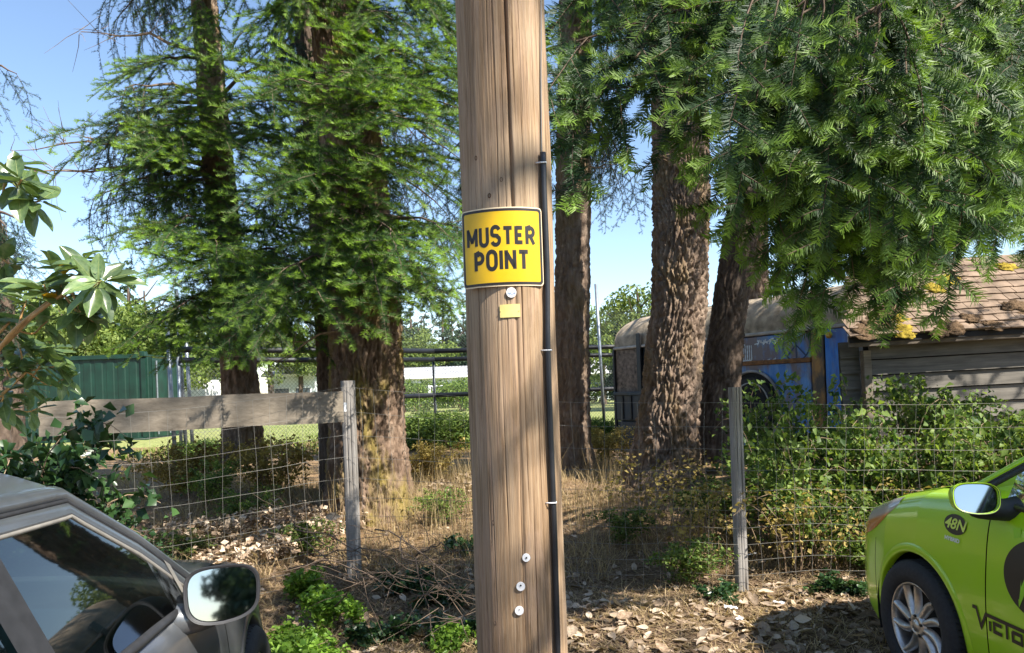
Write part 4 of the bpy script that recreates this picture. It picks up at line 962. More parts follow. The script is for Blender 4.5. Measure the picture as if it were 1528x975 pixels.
# ------------------------------------------------------------------ the shed
sy = 8.75; c0 = P(1297, 560, sy); shz = .42
sh = tag(empty('shed', (c0[0], sy, shz)), 'old grey shed with lap siding and mossy shingle roof at the right edge', 'shed')
sh.rotation_euler = (0, math.radians(-1.2), math.radians(-1.5)); SWd = 6.0; zE = P(1310, 505, sy-.25)[2]-shz
MB().add([(.02, .12, -.3), (SWd, .12, -.3), (SWd, 1.05, -.3), (.55, 1.05, -.3), (.02, .12, zE-.05), (SWd, .12, zE-.05), (SWd, 1.05, zE+.75), (.55, 1.05, zE+.75)], [(0, 1, 5, 4), (1, 2, 6, 5), (2, 3, 7, 6), (3, 0, 4, 7), (0, 3, 2, 1), (4, 5, 6, 7)]).build('frame', M['liner'], sh)
bh = .196; k = 0; z = zE-.06; g = np.random.default_rng(2)
SB = []
while z > -.2:
    zb = z-bh+.012; x = .075
    while x < SWd-.05:
        w = min(g.uniform(2.4, 3.4), SWd-x); mb = MB(); nseg = 10; V = []
        for i in range(nseg+1):
            xx = x+(w-.006)*i/nseg; wv = .004*float(perlin(np.array((xx*1.7, z*5, 2.))))
            V += [(xx, .102, z-.002), (xx, .086+wv, z-.002), (xx, .046+wv, zb+wv), (xx, .102, zb+wv)]
        mb.add(V, [(i*4+j, i*4+(j+1) % 4, i*4+4+(j+1) % 4, i*4+4+j) for i in range(nseg) for j in range(4)]+[(0, 1, 2, 3), (nseg*4+3, nseg*4+2, nseg*4+1, nseg*4)])
        mb.build('siding_board', M['siding'], sh); x += w
    z -= bh; k += 1
MB().box((.03, .085, zE/2-.1), (.095, .1, zE-.06), bev=.006).build('corner_trim', M['board'], sh)
z = zE-.02; 
while z > -.2:
    MB().add([(-.24, .20, z+.01), (.0, .20, z+.01), (.0, .165, z-bh), (-.24, .165, z-bh), (-.24, .23, z+.01), (0, .23, z+.01), (0, .23, z-bh), (-.24, .23, z-bh)], [(0, 1, 2, 3), (4, 7, 6, 5), (3, 2, 6, 7)]).build('siding_board', M['bus_dark'] if False else M['siding'], sh); z -= bh
MB().box((SWd/2-.09, -.14, zE-.02), (SWd+.36, .035, .14), bev=.005).build('fascia_board', simple('dark_fascia', (.10, .08, .06), .9, var=.5, scale=6), sh)
RS = math.radians(40); y0r, rl = -.2, 1.62
SK = .52
MB().add([(-.27, y0r+.03, zE+.02-h_) if i == 0 else (SWd+.1, y0r+.03, zE+.02-h_) if i == 1 else (SWd+.1, y0r+.03+rl*math.cos(RS), zE+.02+rl*math.sin(RS)-h_) if i == 2 else (-.27+SK*rl*math.cos(RS), y0r+.03+rl*math.cos(RS), zE+.02+rl*math.sin(RS)-h_) for h_ in (0, .06) for i in range(4)], [(0, 1, 2, 3), (7, 6, 5, 4), (0, 4, 5, 1), (1, 5, 6, 2), (2, 6, 7, 3), (3, 7, 4, 0)]).build('roof_deck', M['liner'], sh)
ex = .142; r_ = 0; sm_ = [None]*6; nsh = 0; rest = MB()
while r_*ex < rl-.1:
    x = -.28+SK*r_*ex*math.cos(RS)+g.uniform(-.06, 0)
    while x < 4.6:
        w = g.uniform(.14, .27); mb = MB(); lift = .012+g.uniform(0, .012)
        def rp(xx, s, h): return (xx, y0r+s*math.cos(RS)-h*math.sin(RS), zE+.03+s*math.sin(RS)+h*math.cos(RS))
        s0 = r_*ex+g.uniform(-.012, .006); s1 = s0+ex*1.6; ww = w-.008; tl = g.normal(0, .006); mm = .5
        V = [rp(x, s0+tl, lift+.014), rp(x+ww*.5, s0, lift+.018), rp(x+ww, s0-tl, lift+.014), rp(x, s1, .006), rp(x+ww, s1, .006), rp(x, s0+tl, lift-.004), rp(x+ww, s0-tl, lift-.004)]
        Fq = [(0, 1, 3), (1, 4, 3), (1, 2, 4), (0, 5, 6, 2, 1), (0, 3, 5), (2, 6, 4)]
        if nsh < 290 and x < 3.4: MB().add(V, Fq).build('shingle', M['shingle'], sh); nsh += 1
        else: rest.add(V, Fq)
        x += w
    r_ += 1
if rest.n: tag(rest.build('shingle_field', M['shingle'], sh), kind='stuff')
def clump(c, r, m, name, par, seed, flat=.26):
    g = np.random.default_rng(seed); n1, n2 = 14, 26; th = np.linspace(0, math.pi/2, n1); ph = np.arange(n2)*2*math.pi/n2
    d = np.stack([np.sin(th)[:, None]*np.cos(ph), np.sin(th)[:, None]*np.sin(ph), np.cos(th)[:, None]+0*ph], -1)
    rr = 1+.5*perlin(d*2.1+seed*5)+.35*perlin(d*6+seed)+.2*perlin(d*14+seed); V = d*rr[..., None]*np.array((r, r*.8, r*flat))
    Rm = np.array(Matrix.Rotation(RS, 3, 'X')); V = V.reshape(-1, 3)@Rm.T+np.array(c)
    return mk(name, V, gridfaces(n1, n2, True), m, par, True)
def roof_pt(x, y):
    o = np.array((0, 0, EYE)); d = P(x, y, 1.0)-o; Mi = Matrix.LocRotScale(sh.location, sh.rotation_euler, None).inverted(); lo = Mi @ Vector(o); ld = Mi.to_3x3() @ Vector(d)
    n = Vector((0, -math.sin(RS), math.cos(RS))); p0 = Vector((0, y0r, zE+.04)); t_ = n.dot(p0-lo)/n.dot(ld); return lo+ld*t_
for i, (x, y, r, mm) in enumerate(((1348, 492, .10, 'moss'), (1340, 476, .09, 'moss'), (1352, 500, .07, 'moss'), (1310, 485, .14, 'debris'), (1290, 497, .12, 'debris'), (1325, 470, .14, 'debris'), (1420, 490, .11, 'debris'), (1450, 478, .10, 'debris'), (1400, 497, .08, 'debris'), (1480, 486, .09, 'debris'), (1295, 405, .13, 'moss'), (1415, 420, .12, 'moss'), (1330, 440, .13, 'debris'), (1392, 432, .1, 'moss'), (1300, 425, .14, 'debris'), (1515, 460, .12, 'debris'), (1500, 400, .1, 'moss'))):
    clump(roof_pt(x, y), r*1.45, M[mm], 'moss_clump' if mm == 'moss' else 'needle_debris', sh, i+1)
# ------------------------------------------------------------------ cars
class Car:
    def __init__(s, name, label, loc, rz, ys, Wd, H, Hc, zb, prof, xbelt, lean, paint, side, wb=2.7, ra=.372, rt=.315, group=None, doors=(-.5, -1.55, -2.5), bumper=(.42, .64), zc=.317, frame_m=None, seal_m=None, fw=.05, camber=.055, sail=False):
        s.camber, s.sail = camber, sail; s.frame_m, s.seal_m, s.fw = frame_m or M['rubber'], seal_m or M['rubber'], fw
        s.e = tag(empty(name, loc, rz), label, 'car', group); s.paint = paint; s.side = side; s.loc = Vector(loc); s.rz = rz
        s.ys, s.Wd, s.H, s.Hc, s.zb = map(np.asarray, (ys, Wd, H, Hc, zb)); s.prof = np.array(prof)[::-1]; s.xbelt, s.lean = xbelt, lean
        s.Mi = Matrix.LocRotScale(s.loc, s.e.rotation_euler, None).inverted(); s.zc, s.ra, s.rt = zc, ra, rt
        gaps = [d+q for d in doors for q in (-.0035, .0035)]+[bumper[0]-.003, bumper[0]+.003]
        yl = np.unique(np.concatenate([np.linspace(ys[-1], ys[0], 230), np.arange(-.46, .46, .008), gaps])); nt_ = 76
        half = [s.section(y, nt_) for y in yl]
        G = np.array([np.concatenate([np.stack([-h[:, 0], 0*h[:, 0]+y, h[:, 1]], -1), np.stack([h[::-1, 0], 0*h[:, 0]+y, h[::-1, 1]], -1)[1:]]) for h, y in zip(half, yl)])
        for yc in (0.0, -wb):
            r = np.hypot(G[..., 1]-yc, G[..., 2]-zc); k = (np.abs(G[..., 0]) > .5) & (np.abs(r-ra) < .0085)
            f = np.where(k, ra/np.maximum(r, 1e-6), 1); G[..., 1] = yc+(G[..., 1]-yc)*f; G[..., 2] = zc+(G[..., 2]-zc)*f
        ny, nn = G.shape[:2]; V = G.reshape(-1, 3); Fq = gridfaces(ny, nn); C = V[Fq].mean(1); tcol = np.tile(np.arange(nn-1), ny-1)
        keep = np.ones(len(Fq), bool)
        for yc in (0.0, -wb): keep &= ~((np.hypot(C[:, 1]-yc, C[:, 2]-zc) < ra-.001) & (np.abs(C[:, 0]) > .5))
        tn = np.minimum(tcol, nn-2-tcol)/(nt_-1.0)            # 0 sill .. 1 centre line
        Hy = np.interp(C[:, 1], s.ys[::-1], s.H[::-1]); y, z = C[:, 1], C[:, 2]
        lab = np.full(len(Fq), 4)
        lab[y > doors[0]] = 2; lab[(y < doors[0]) & (y > doors[1])] = 3; lab[(y < doors[1]) & (y > doors[2])] = 5
        top = tn > .715; lab[top & (y > -.32)] = 1; lab[top & (y <= -.32)] = 6
        lab[(y > bumper[0]) & (z < bumper[1]+.0*y) & ~top] = 0
        lab[y > bumper[0]+.37] = 0
        gap = np.zeros(len(Fq), bool)
        for d in doors: gap |= (np.abs(y-d) < .0034) & ~top
        gap |= (np.abs(y-bumper[0]) < .0029) & (z < bumper[1]+.02)
        gap |= (np.abs(tn-.715) < .011) & (y > -.32) & (y < .7)
        names = {0: 'bumper', 1: 'bonnet', 2: 'fender', 3: 'door', 4: 'rear_quarter', 5: 'door', 6: 'cowl', 7: 'headlight'}
        s.parts = {}
        nrm_sign = -1
        for k, nm in names.items():
            for sd in ((-1, 1) if k in (2, 3, 5, 7) else (0,)):
                q = keep & ~gap & (lab == k)
                if sd: q &= np.sign(C[:, 0]) == sd
                if not q.any(): continue
                f = Fq[q]; u, inv = np.unique(f, return_inverse=True); vv = V[u].copy()
                if k == 7: vv[:, 0] *= 1.004; vv[:, 1] += .004
                o = mk(nm, vv, inv.reshape(f.shape), M['lens'] if k == 7 else paint, s.e, True); s.parts[(nm, sd, k)] = o
        Lv = V*np.array((.972, 1, 1))-np.array((0, .006, .012)); f = Fq[keep]; mk('inner_shell', Lv, f, M['liner'], s.e, True)
        for yc in (0.0, -wb):
            for sx in (-1, 1):
                n = 30; th = np.linspace(-.35, math.pi+.35, n); Vw = []
                for xx in (.835, .45): Vw += [(sx*xx, yc+math.cos(t_)*(ra+.012), zc+math.sin(t_)*(ra+.012)) for t_ in th]
                Vw.append((sx*.45, yc, zc)); Fw = [(i, i+1, n+i+1, n+i) for i in range(n-1)]+[(n+i, n+i+1, 2*n) for i in range(n-1)]
                mk('wheel_well', np.array(Vw), Fw, M['liner'], s.e)
        for yc in (0.0, -wb):
            for sd in (-1, 1):
                V = []; th = np.linspace(-.30, math.pi+.30, 70)
                for t_ in th:
                    for dr, off in ((-.020, -.035), (-.019, .0), (-.012, .0045), (.004, .0055), (.016, .004), (.024, .0005)):
                        yy, zz = yc+math.cos(t_)*(ra+dr), zc+math.sin(t_)*(ra+dr); V.append((sd*(s.bx(yy, max(zz, float(np.interp(yy, s.ys[::-1], s.zb[::-1]))))+off), yy, zz))
                mk('wheel_arch_lip', np.array(V), gridfaces(70, 6), paint, s.e, True)
        for sd in (-1, 1):
            V = []; nyh = 26
            for y_ in np.linspace(.20, .775, nyh):
                q = (y_-.20)/.575; Ht = float(np.interp(y_, s.ys[::-1], s.H[::-1])); zt = Ht-.004-.02*q; zl = zt-.012-.125*math.sin(math.pi*min(1, .04+.80*q))**.8
                for r_ in np.linspace(0, 1, 10): zz = zl+(zt-zl)*r_; V.append((sd*(s.bx(y_, zz)+.0065*math.sin(math.pi*min(1, .02+r_*.96))**.5), y_+.002, zz))
            o = mk('headlight', np.array(V), gridfaces(nyh, 10), M['lens'], s.e, True); s.parts[('headlight', sd, 7)] = o
        s.greenhouse(doors)
    def section(s, y, n):
        W, H, Hc, zb = (np.interp(y, s.ys[::-1], q[::-1]) for q in (s.Wd, s.H, s.Hc, s.zb)); h = H-zb
        c = [(.93*W, zb), (.985*W, zb+.16*h), (W, zb+.42*h), (.993*W, zb+.66*h), (.972*W, zb+.86*h), (.935*W, zb+.965*h), (.86*W, H+.006), (.70*W, H+.35*(Hc-H)+.008), (.4*W, H+.8*(Hc-H)), (0, Hc)]
        return catmull(np.array(c), n)
    def bx(s, y, z):
        q = s.section(y, 80)[:50]; return float(np.interp(z, q[:, 1], q[:, 0]))
    def top(s, y): return np.interp(y, s.prof[:, 0], s.prof[:, 1])
    def sx(s, z): return s.xbelt-s.lean*(z-.98)/.42
    def edge(s, y, sd): z = float(s.top(y)); return np.array((sd*s.sx(z), y, z))
    def greenhouse(s, doors):
        P_ = s.prof[::-1]; a0, a1, a2, a3 = P_[0][0], P_[s.k1][0] if hasattr(s, 'k1') else P_[2][0], P_[-2][0], P_[-1][0]
        yy = np.linspace(a1, a2, 26); xs = np.linspace(-1, 1, 25)
        V = [(x*s.sx(s.top(y)), y+.08*(1-x*x)*max(0, 1-(a1-y)/.35), s.top(y)+s.camber*(1-abs(x)**2.6)) for y in yy for x in xs]
        mk('roof', np.array(V), gridfaces(26, 25), s.paint, s.e, True)
        for nm, u0, u1, bow in (('windscreen', a0, a1, .30), ('rear_window', a3, a2, -.12)):
            V = []
            for t_ in np.linspace(0, 1, 14):
                y = u0+(u1-u0)*t_
                for x in xs: V.append((x*s.sx(s.top(y))*.985, y+(bow*(1-t_*.72))*(1-x*x), s.top(y)+s.camber*t_*(1-abs(x)**2.6)-.004))
            mk(nm, np.array(V), gridfaces(14, 25), M['glass'], s.e, True)
        for sd in (-1, 1):
            yl = np.linspace(a0, a3, 60); pts = np.array([s.edge(y, sd) for y in yl])
            T_ = np.gradient(pts, axis=0); T_ /= np.linalg.norm(T_, axis=1)[:, None]
            o1 = np.stack([0*yl, -np.abs(T_[:, 2])*np.sign(yl-(a1+a2)/2), -np.abs(T_[:, 1])], -1); o1 /= np.linalg.norm(o1, axis=1)[:, None]; o1[:, 0] = sd*s.lean/.42*np.abs(o1[:, 2]); ou = np.array((sd*.9, 0, .43))
            def strip(nm, sec, m_):
                sec = catmull(np.array(sec), 10); V = np.stack([pts+o1*a_+ou*b_+np.array((-sd, 0, 0))*c_ for a_, b_, c_ in sec], 1); return mk(nm, V.reshape(-1, 3), gridfaces(60, 10), m_, s.e, True)
            strip('roof_rail', [(.022, -.004, 0), (.016, .007, 0), (.0, .012, .004), (-.012, .008, .03), (-.006, -.004, .07)], s.paint)
            V, Fc = tube(pts+o1*.025+ou*.001, np.full(60, .006), 6); mk('drip_seal', V, Fc, M['rubber'], s.e, True)
            strip('window_frame', [(.027, -.004, 0), (.032, .005, 0), (.05, .005, 0), (s.fw-.004, .004, 0), (s.fw, -.006, 0)], s.frame_m)
            V, Fc = tube(pts+o1*s.fw+ou*.0, np.full(60, .0055), 6); mk('glass_seal', V, Fc, s.seal_m, s.e, True)
            def pt(y, h, out=0.0):
                zt = float(s.top(y))-.03; zb_ = float(np.interp(y, s.ys[::-1], s.H[::-1]))-.005; z = zb_+(max(zt, zb_+.001)-zb_)*h; return (sd*(s.sx(z)+out), y, z)
            cuts = [a0-.25, doors[0]-.30, doors[1]+.0, doors[2], a3+.25]
            for i in range(4):
                yv = np.linspace(cuts[i]-.012, cuts[i+1]+.012, 12); V = [pt(y, h) for y in yv for h in np.linspace(0, 1, 8)]
                mk('sail_panel' if s.sail and i == 0 else 'side_window', np.array(V), gridfaces(12, 8), s.paint if s.sail and i == 0 else M['glass'], s.e, True)
            for i, w in ((1, .012), (2, .05), (3, .04)):
                y = cuts[i]; rows = np.linspace(0, 1, 8); V = [pt(y+q, h, .008) for h in rows for q in (-w, w)]
                mk('window_divider' if i == 1 else 'door_pillar', np.array(V), gridfaces(8, 2), M['greytrim'] if i == 1 else M['rubber'], s.e, True)
            yv = np.linspace(a0-.12, a3+.2, 30); pts = np.array([(sd*(s.sx(.98)+.006), y, np.interp(y, s.ys[::-1], s.H[::-1])+.0) for y in yv])
            V, Fc = tube(pts, np.full(30, .014), 8); mk('belt_trim', V, Fc, M['rubber'] if not hasattr(s, 'belt_m') else s.belt_m, s.e, True)
        for sd in (-1, 1):                                      # seats, dash
            st = MB().box((sd*.36, -1.45, .52), (.5, .5, .2), bev=.08).build('seat', M['cabin'], s.e, True)
            MB().box((sd*.36, -1.74, .84), (.48, .16, .62), np.array(Matrix.Rotation(.22, 3, 'X')), bev=.07).build('seat_back', M['cabin'], st, True)
            MB().box((sd*.36, -1.84, 1.2), (.26, .1, .17), bev=.045).build('headrest', M['cabin'], st, True)
        MB().box((0, -.62, .82), (1.42, .45, .26), bev=.1).build('dashboard', M['cabin'], s.e, True)
        MB().box((0, -1.9, .42), (1.4, 2.6, .1)).build('cabin_floor', M['liner'], s.e)
        k = np.linspace(0, 2*math.pi, 25); c = np.array((-.36, -.98, .92)); Rm = np.array(Matrix.Rotation(math.radians(-25), 3, 'X'))
        MB().tube([c+Rm@np.array((math.cos(a)*.185, 0, math.sin(a)*.185)) for a in k], .016, 8, False).build('steering_wheel', M['rubber'], s.e, True)
    def px(s, x, y, xl):
        """photograph pixel -> local (y, z) on the plane local x = xl"""
        o = s.Mi @ Vector((0, 0, EYE)); d = (s.Mi @ Vector(P(x, y, 1.0)))-o; t_ = (xl-o.x)/d.x; q = o+d*t_; return q.y, q.z
    def decal(s, V2, Fc, m, name, par, off=.004):
        """V2: (along -y on the left side, z) flat points laid on the body side"""
        V = np.array([(s.side*(s.bx(a, b)+off), a, b) for a, b in V2]); return mk(name, V, Fc, m, par)
    def mirror(s, c, w, h, d, paint, foot, yaw, tilt=-.15):
        c = np.asarray(c, float); Rm = np.array(Matrix.Rotation(yaw, 3, 'Z') @ Matrix.Rotation(tilt, 3, 'X')); n = 36; th = np.arange(n)*2*math.pi/n
        def se(sc, y, e=3.2, grow=0.0): 
            cx = np.sign(np.cos(th))*np.abs(np.cos(th))**(2/e); cz = np.sign(np.sin(th))*np.abs(np.sin(th))**(2/e)
            taper = 1-.16*(cx*s.side > 0)*np.abs(cx)*(cz < 0)
            return np.stack([cx*(w/2*sc-grow)*(1+.04*cz), 0*th+y, cz*(h/2*sc-grow)*taper], -1)
        prof_ = [(.30, d), (.62, d*.93), (.82, d*.72), (.94, d*.42), (1.0, d*.12), (1.0, 0), (.985, -.006), (.93, -.006), (.90, .012)]
        V = np.concatenate([se(a, b) for a, b in prof_]); Fc = [tuple(f) for f in gridfaces(len(prof_), n, True)]+[tuple(range(n))]
        ho = mk('wing_mirror', V@Rm.T+c, Fc, paint, s.e, True)
        V = se(.90, .009); mk('mirror_glass', V@Rm.T+c, [tuple(range(n))[::-1]], M['mirror'], ho)
        V = np.concatenate([se(.985, -.007), se(.90, -.004)]); mk('mirror_rim', V@Rm.T+c, gridfaces(2, n, True), M['rubber'], ho, True)
        inn = np.array((s.side*(s.sx(1.0)-.02), c[1]+.02, c[2]-h*.42)); mbf = MB()
        pts = catmull(np.array([inn, inn+np.array((s.side*.05, 0, 0)), c+np.array((-s.side*w*.25, .05, -h*.42)), c+np.array((-s.side*w*.1, .05, -h*.3))]), 10)
        V, Fc = tube(pts, np.linspace(.055, .03, 10), 12); V[:, 1] = pts[0][1]+(V[:, 1]-pts[0][1])*1.0; mk('mirror_foot', V, Fc, foot, s.e, True)
        return ho
    def wheel(s, x, y, spokes, steer=0.0):
        sd = s.side if x*s.side > 0 else -s.side; sg = 1 if x > 0 else -1; rt = s.rt; n = 64; a = np.arange(n)*2*math.pi/n
        Rm = np.array(Matrix.Rotation(steer, 3, 'Z')); c = np.array((x, y, rt+.002))
        def lathe(pr): return np.concatenate([np.stack([sg*0*a+sg*px_, np.cos(a)*r, np.sin(a)*r], -1) for px_, r in pr])@Rm.T+c
        prt = [(-.06, .205), (.0, .203), (.028, .212), (.036, .24), (.036, .275), (.026, .300), (.010, .312), (-.02, .316), (-.05, .317), (-.08, .317), (-.13, .316), (-.16, .30), (-.165, .22)]
        prt = [(p_, r*rt/.317) for p_, r in prt]
        V = lathe(prt); V = V.reshape(len(prt), n, 3)
        t_ = mk('wheel', V.reshape(-1, 3), gridfaces(len(prt), n, True), M['tyre'], s.e, True)
        gm = MB()
        for k in range(72):
            a_ = 2*math.pi*k/72
            for p0, p1 in ((.012, -.028), (-.06, -.10)):
                pp = [np.array((sg*p0, math.cos(a_)*.3155, math.sin(a_)*.3155)), np.array((sg*p1, math.cos(a_+.03)*.3155, math.sin(a_+.03)*.3155))]
                gm.tube([Rm@(q*np.array((1, rt/.317, rt/.317)))+c for q in pp], .0028, 3)
        tag(gm.build('tread_block', M['tyre'], t_), kind='stuff')
        prr = [(-.10, .19), (-.03, .188), (.0, .190), (.018, .196), (.022, .203), (.018, .208), (.0, .207)]
        rim = mk('rim', lathe(prr), gridfaces(len(prr), n, True), M['alloy'], t_, True)
        V = lathe([(-.09, .19), (-.09, .001)]); mk('brake_disc', V, gridfaces(2, n, True), M['darksteel'], t_)
        for k in range(spokes):
            a0 = 2*math.pi*k/spokes+.15; V = []
            m_ = 9
            for i in range(m_):
                q = i/(m_-1); r = .045+(.193-.045)*q; sw = a0+.30*q*q*(1 if k % 2 else .55); wd = (.016+.006*math.sin(q*math.pi)-.004*q)+.004*q; xx = .012-.020*math.sin(q*math.pi*.9)*.6+.006*q
                e_r = np.array((0, math.cos(sw), math.sin(sw))); e_t = np.array((0, -math.sin(sw), math.cos(sw)))
                for tt, dx in ((-1, -.02), (-.75, 0), (.0, .007), (.75, 0), (1, -.02)): V.append(Rm@(e_r*r+e_t*wd*tt+np.array((sg*(xx+dx), 0, 0)))+c)
            mk('spoke', np.array(V), gridfaces(m_, 5), M['alloy'], rim, True)
        V = lathe([(.0, .062), (.016, .055), (.02, .034), (.012, .03), (.022, .026), (.022, .001)]); hub = mk('hub_cap', V, gridfaces(6, n, True), M['alloy'], rim, True)
        for k in range(5):
            a_ = 2*math.pi*k/5+.3; q = np.array((sg*.012, math.cos(a_)*.048, math.sin(a_)*.048)); MB().tube([Rm@q+c, Rm@(q+np.array((sg*.012, 0, 0)))+c], .0075, 6).build('wheel_nut', M['darksteel'], rim)
        return t_

# lime green hatchback on the right
Gc = Car('parked_car', 'lime green hatchback with black 48N roundel parked nose in at the right', (2.79, 3.50, 0), math.radians(2.0),
         [.88, .83, .72, .55, .3, 0, -.35, -.8, -1.5, -2.5, -3.3, -3.55], [.30, .58, .72, .80, .84, .855, .86, .86, .86, .855, .80, .70],
         [.60, .66, .735, .81, .895, .965, 1.01, .99, .985, 1.02, 1.05, 1.05], [.63, .70, .785, .87, .965, 1.04, 1.085, 1.08, 1.05, 1.05, 1.06, 1.06],
         [.20, .19, .18, .175, .18, .19, .20, .20, .20, .20, .24, .3],
         [(-.28, 1.01), (-.62, 1.235), (-1.05, 1.43), (-1.6, 1.50), (-2.5, 1.46), (-3.35, 1.09)], .80, .20, M['green_paint'], -1)
Gc.wheel(-.842, 0, 10); Gc.wheel(.842, 0, 10); Gc.wheel(-.842, -2.7, 10); Gc.wheel(.842, -2.7, 10)
Gc.mirror((-.955, -.60, 1.035), .178, .128, .11, M['green_paint'], M['rubber'], math.radians(-14))
f = Gc.parts[('headlight', -1, 7)]; 
m, t, b = nodes('two_tone_lens'); tc = t.nodes.new('ShaderNodeTexCoord'); sp_ = t.nodes.new('ShaderNodeSeparateXYZ'); t.links.new(tc.outputs['Object'], sp_.inputs[0])
k_ = math_(t, 'ADD', sp_.outputs[2], math_(t, 'MULTIPLY', sp_.outputs[1], .34))
t.links.new(ramp(t, math_(t, 'MULTIPLY', math_(t, 'SUBTRACT', k_, .85), 5.0), [(.28, (.55, .22, .06)), (.36, (.42, .38, .33)), (.7, (.5, .48, .44))]), b.inputs['Base Color'])
b.inputs['Roughness'].default_value = .18; b.inputs['Coat Weight'].default_value = .8
for sd in (-1, 1): Gc.parts[('headlight', sd, 7)].data.materials[0] = m
door = Gc.parts[('door', -1, 3)]; fend = Gc.parts[('fender', -1, 2)]
def disc2(cy_, cz_, ry, rz_, n=40): return [(cy_+ry*math.cos(t_), cz_+rz_*math.sin(t_)) for t_ in np.linspace(0, 2*math.pi, n, endpoint=False)]
def fan(pts): c = np.mean(pts, 0); return np.array(list(pts)+[tuple(c)]), [(i, (i+1) % len(pts), len(pts)) for i in range(len(pts))]
yc, zc_ = Gc.px(1424, 783, -.845)
rd = Gc.decal(*fan(disc2(yc, zc_, .078, .045)), M['black'], 'roundel', fend, .003)
V, Fc = textmesh('48N', .066, .0016, 1.22, .25); Gc.decal(np.stack([yc-V[:, 0], zc_+V[:, 1]], -1), Fc, simple('pale_lime_print', (.62, .75, .12), .5), 'number', rd, .0048)
yb_, zb_ = Gc.px(1421, 805, -.85); V, Fc = textmesh('HYBRID', .024, .0009, 1.25); bd = Gc.decal(np.stack([yb_-V[:, 0], zb_+V[:, 1]], -1), Fc, M['white'], 'badge', fend, .005)
# door emblem: black disc cut by a lime W
yc, zc_ = Gc.px(1546, 868, -.86); em = Gc.decal(*fan(disc2(yc, zc_, .175, .150, 60)), M['black'], 'door_emblem', door, .003)
def ribbon(pts, w, car, m, name, par, off):
    """mitred stroke through points given in (run to the right, up)"""
    p = np.array(pts, float); d = np.diff(p, axis=0); d /= np.linalg.norm(d, axis=1)[:, None]; n = np.stack([-d[:, 1], d[:, 0]], -1); out = []
    for i in range(len(p)):
        if i == 0: q = n[0]; k = 1
        elif i == len(p)-1: q = n[-1]; k = 1
        else: q = n[i-1]+n[i]; q /= np.linalg.norm(q); k = 1/max(.45, np.dot(q, n[i]))
        out += [p[i]+q*w/2*k, p[i]-q*w/2*k]
    out = np.array(out); Fc = [(2*i, 2*i+1, 2*i+3, 2*i+2) for i in range(len(p)-1)]
    return out, Fc
wv, wf = ribbon([(-.125, .175), (-.082, -.085), (-.025, .05), (.035, -.085), (.09, .175)], .038, Gc, None, '', None, 0)
Gc.decal(np.stack([yc-wv[:, 0], zc_+wv[:, 1]], -1), wf, simple('lime_print', (.28, .58, .02), .4), 'emblem_letter', em, .0048)
ys_, zs_ = Gc.px(1454, 905, -.86); hL = .078; lw_ = .0165; wl = MB(); allV, allF, k0 = [], [], 0
letters = [[(-.012, 0), (.02, 0), (.055, -hL), (.098, -.012), (.60, -.012)], [(.128, -.034), (.128, -hL)], [(.22, -.036), (.16, -.036), (.16, -hL+.006), (.22, -hL+.006)], [(.258, -.014), (.258, -hL)], [(.30, -.036), (.365, -.036), (.365, -hL+.006), (.30, -hL+.006), (.30, -.034)], [(.40, -hL), (.40, -.036), (.465, -.036), (.465, -.058), (.405, -.058), (.468, -hL)]]
for L_ in letters:
    v, f_ = ribbon(L_, lw_, Gc, None, '', None, 0); allV.append(v); allF += [tuple(i+k0 for i in q) for q in f_]; k0 += len(v)
v = np.concatenate(allV); tag(Gc.decal(np.stack([ys_-v[:, 0]*.74, zs_+v[:, 1]*.95], -1), allF, M['black'], 'door_lettering', door, .0035), kind='stuff')

# dusty grey car on the left
Gy = Car('parked_car', 'dusty dark grey car with large wing mirror parked nose in at the left', (-1.92, 2.67, 0), math.radians(9.5),
         [.90, .85, .74, .57, .3, 0, -.35, -.8, -1.5, -2.5, -3.3, -3.6], [.30, .52, .68, .79, .85, .875, .885, .885, .885, .88, .83, .74],
         [.60, .66, .71, .765, .815, .855, .905, .945, .975, 1.01, 1.02, 1.02], [.64, .70, .76, .82, .87, .91, .96, 1.0, 1.02, 1.03, 1.04, 1.04],
         [.21, .2, .19, .185, .19, .2, .2, .2, .2, .2, .24, .3],
         [(-.56, .965), (-.80, 1.17), (-1.06, 1.335), (-1.5, 1.352), (-2.7, 1.34), (-3.5, 1.06)], .815, .20, M['grey_paint'], 1, camber=.10, sail=True, doors=(-.42, -1.48, -2.3), frame_m=M['grey_paint'], seal_m=M['greytrim'], fw=.062)
for sx in (-1, 1):
    Gy.wheel(sx*.86, 0, 10); Gy.wheel(sx*.86, -2.7, 10)
Gy.mirror((.95, -.80, .985), .205, .165, .13, M['rubber'], M['grey_paint'], math.radians(10))
# ------------------------------------------------------------------ plants, litter, small things
def gz1(x, y): return float(ground_z(x, y))
def px_ground(x, y):
    """photograph pixel -> point on the ground"""
    o = np.array((0, 0, EYE)); d = P(x, y, 1.0)-o; lo = .5
    for t_ in np.arange(1.2, 40, .02):
        q = o+d*t_
        if q[2] < gz1(q[0], q[1]): return q
    return o+d*20
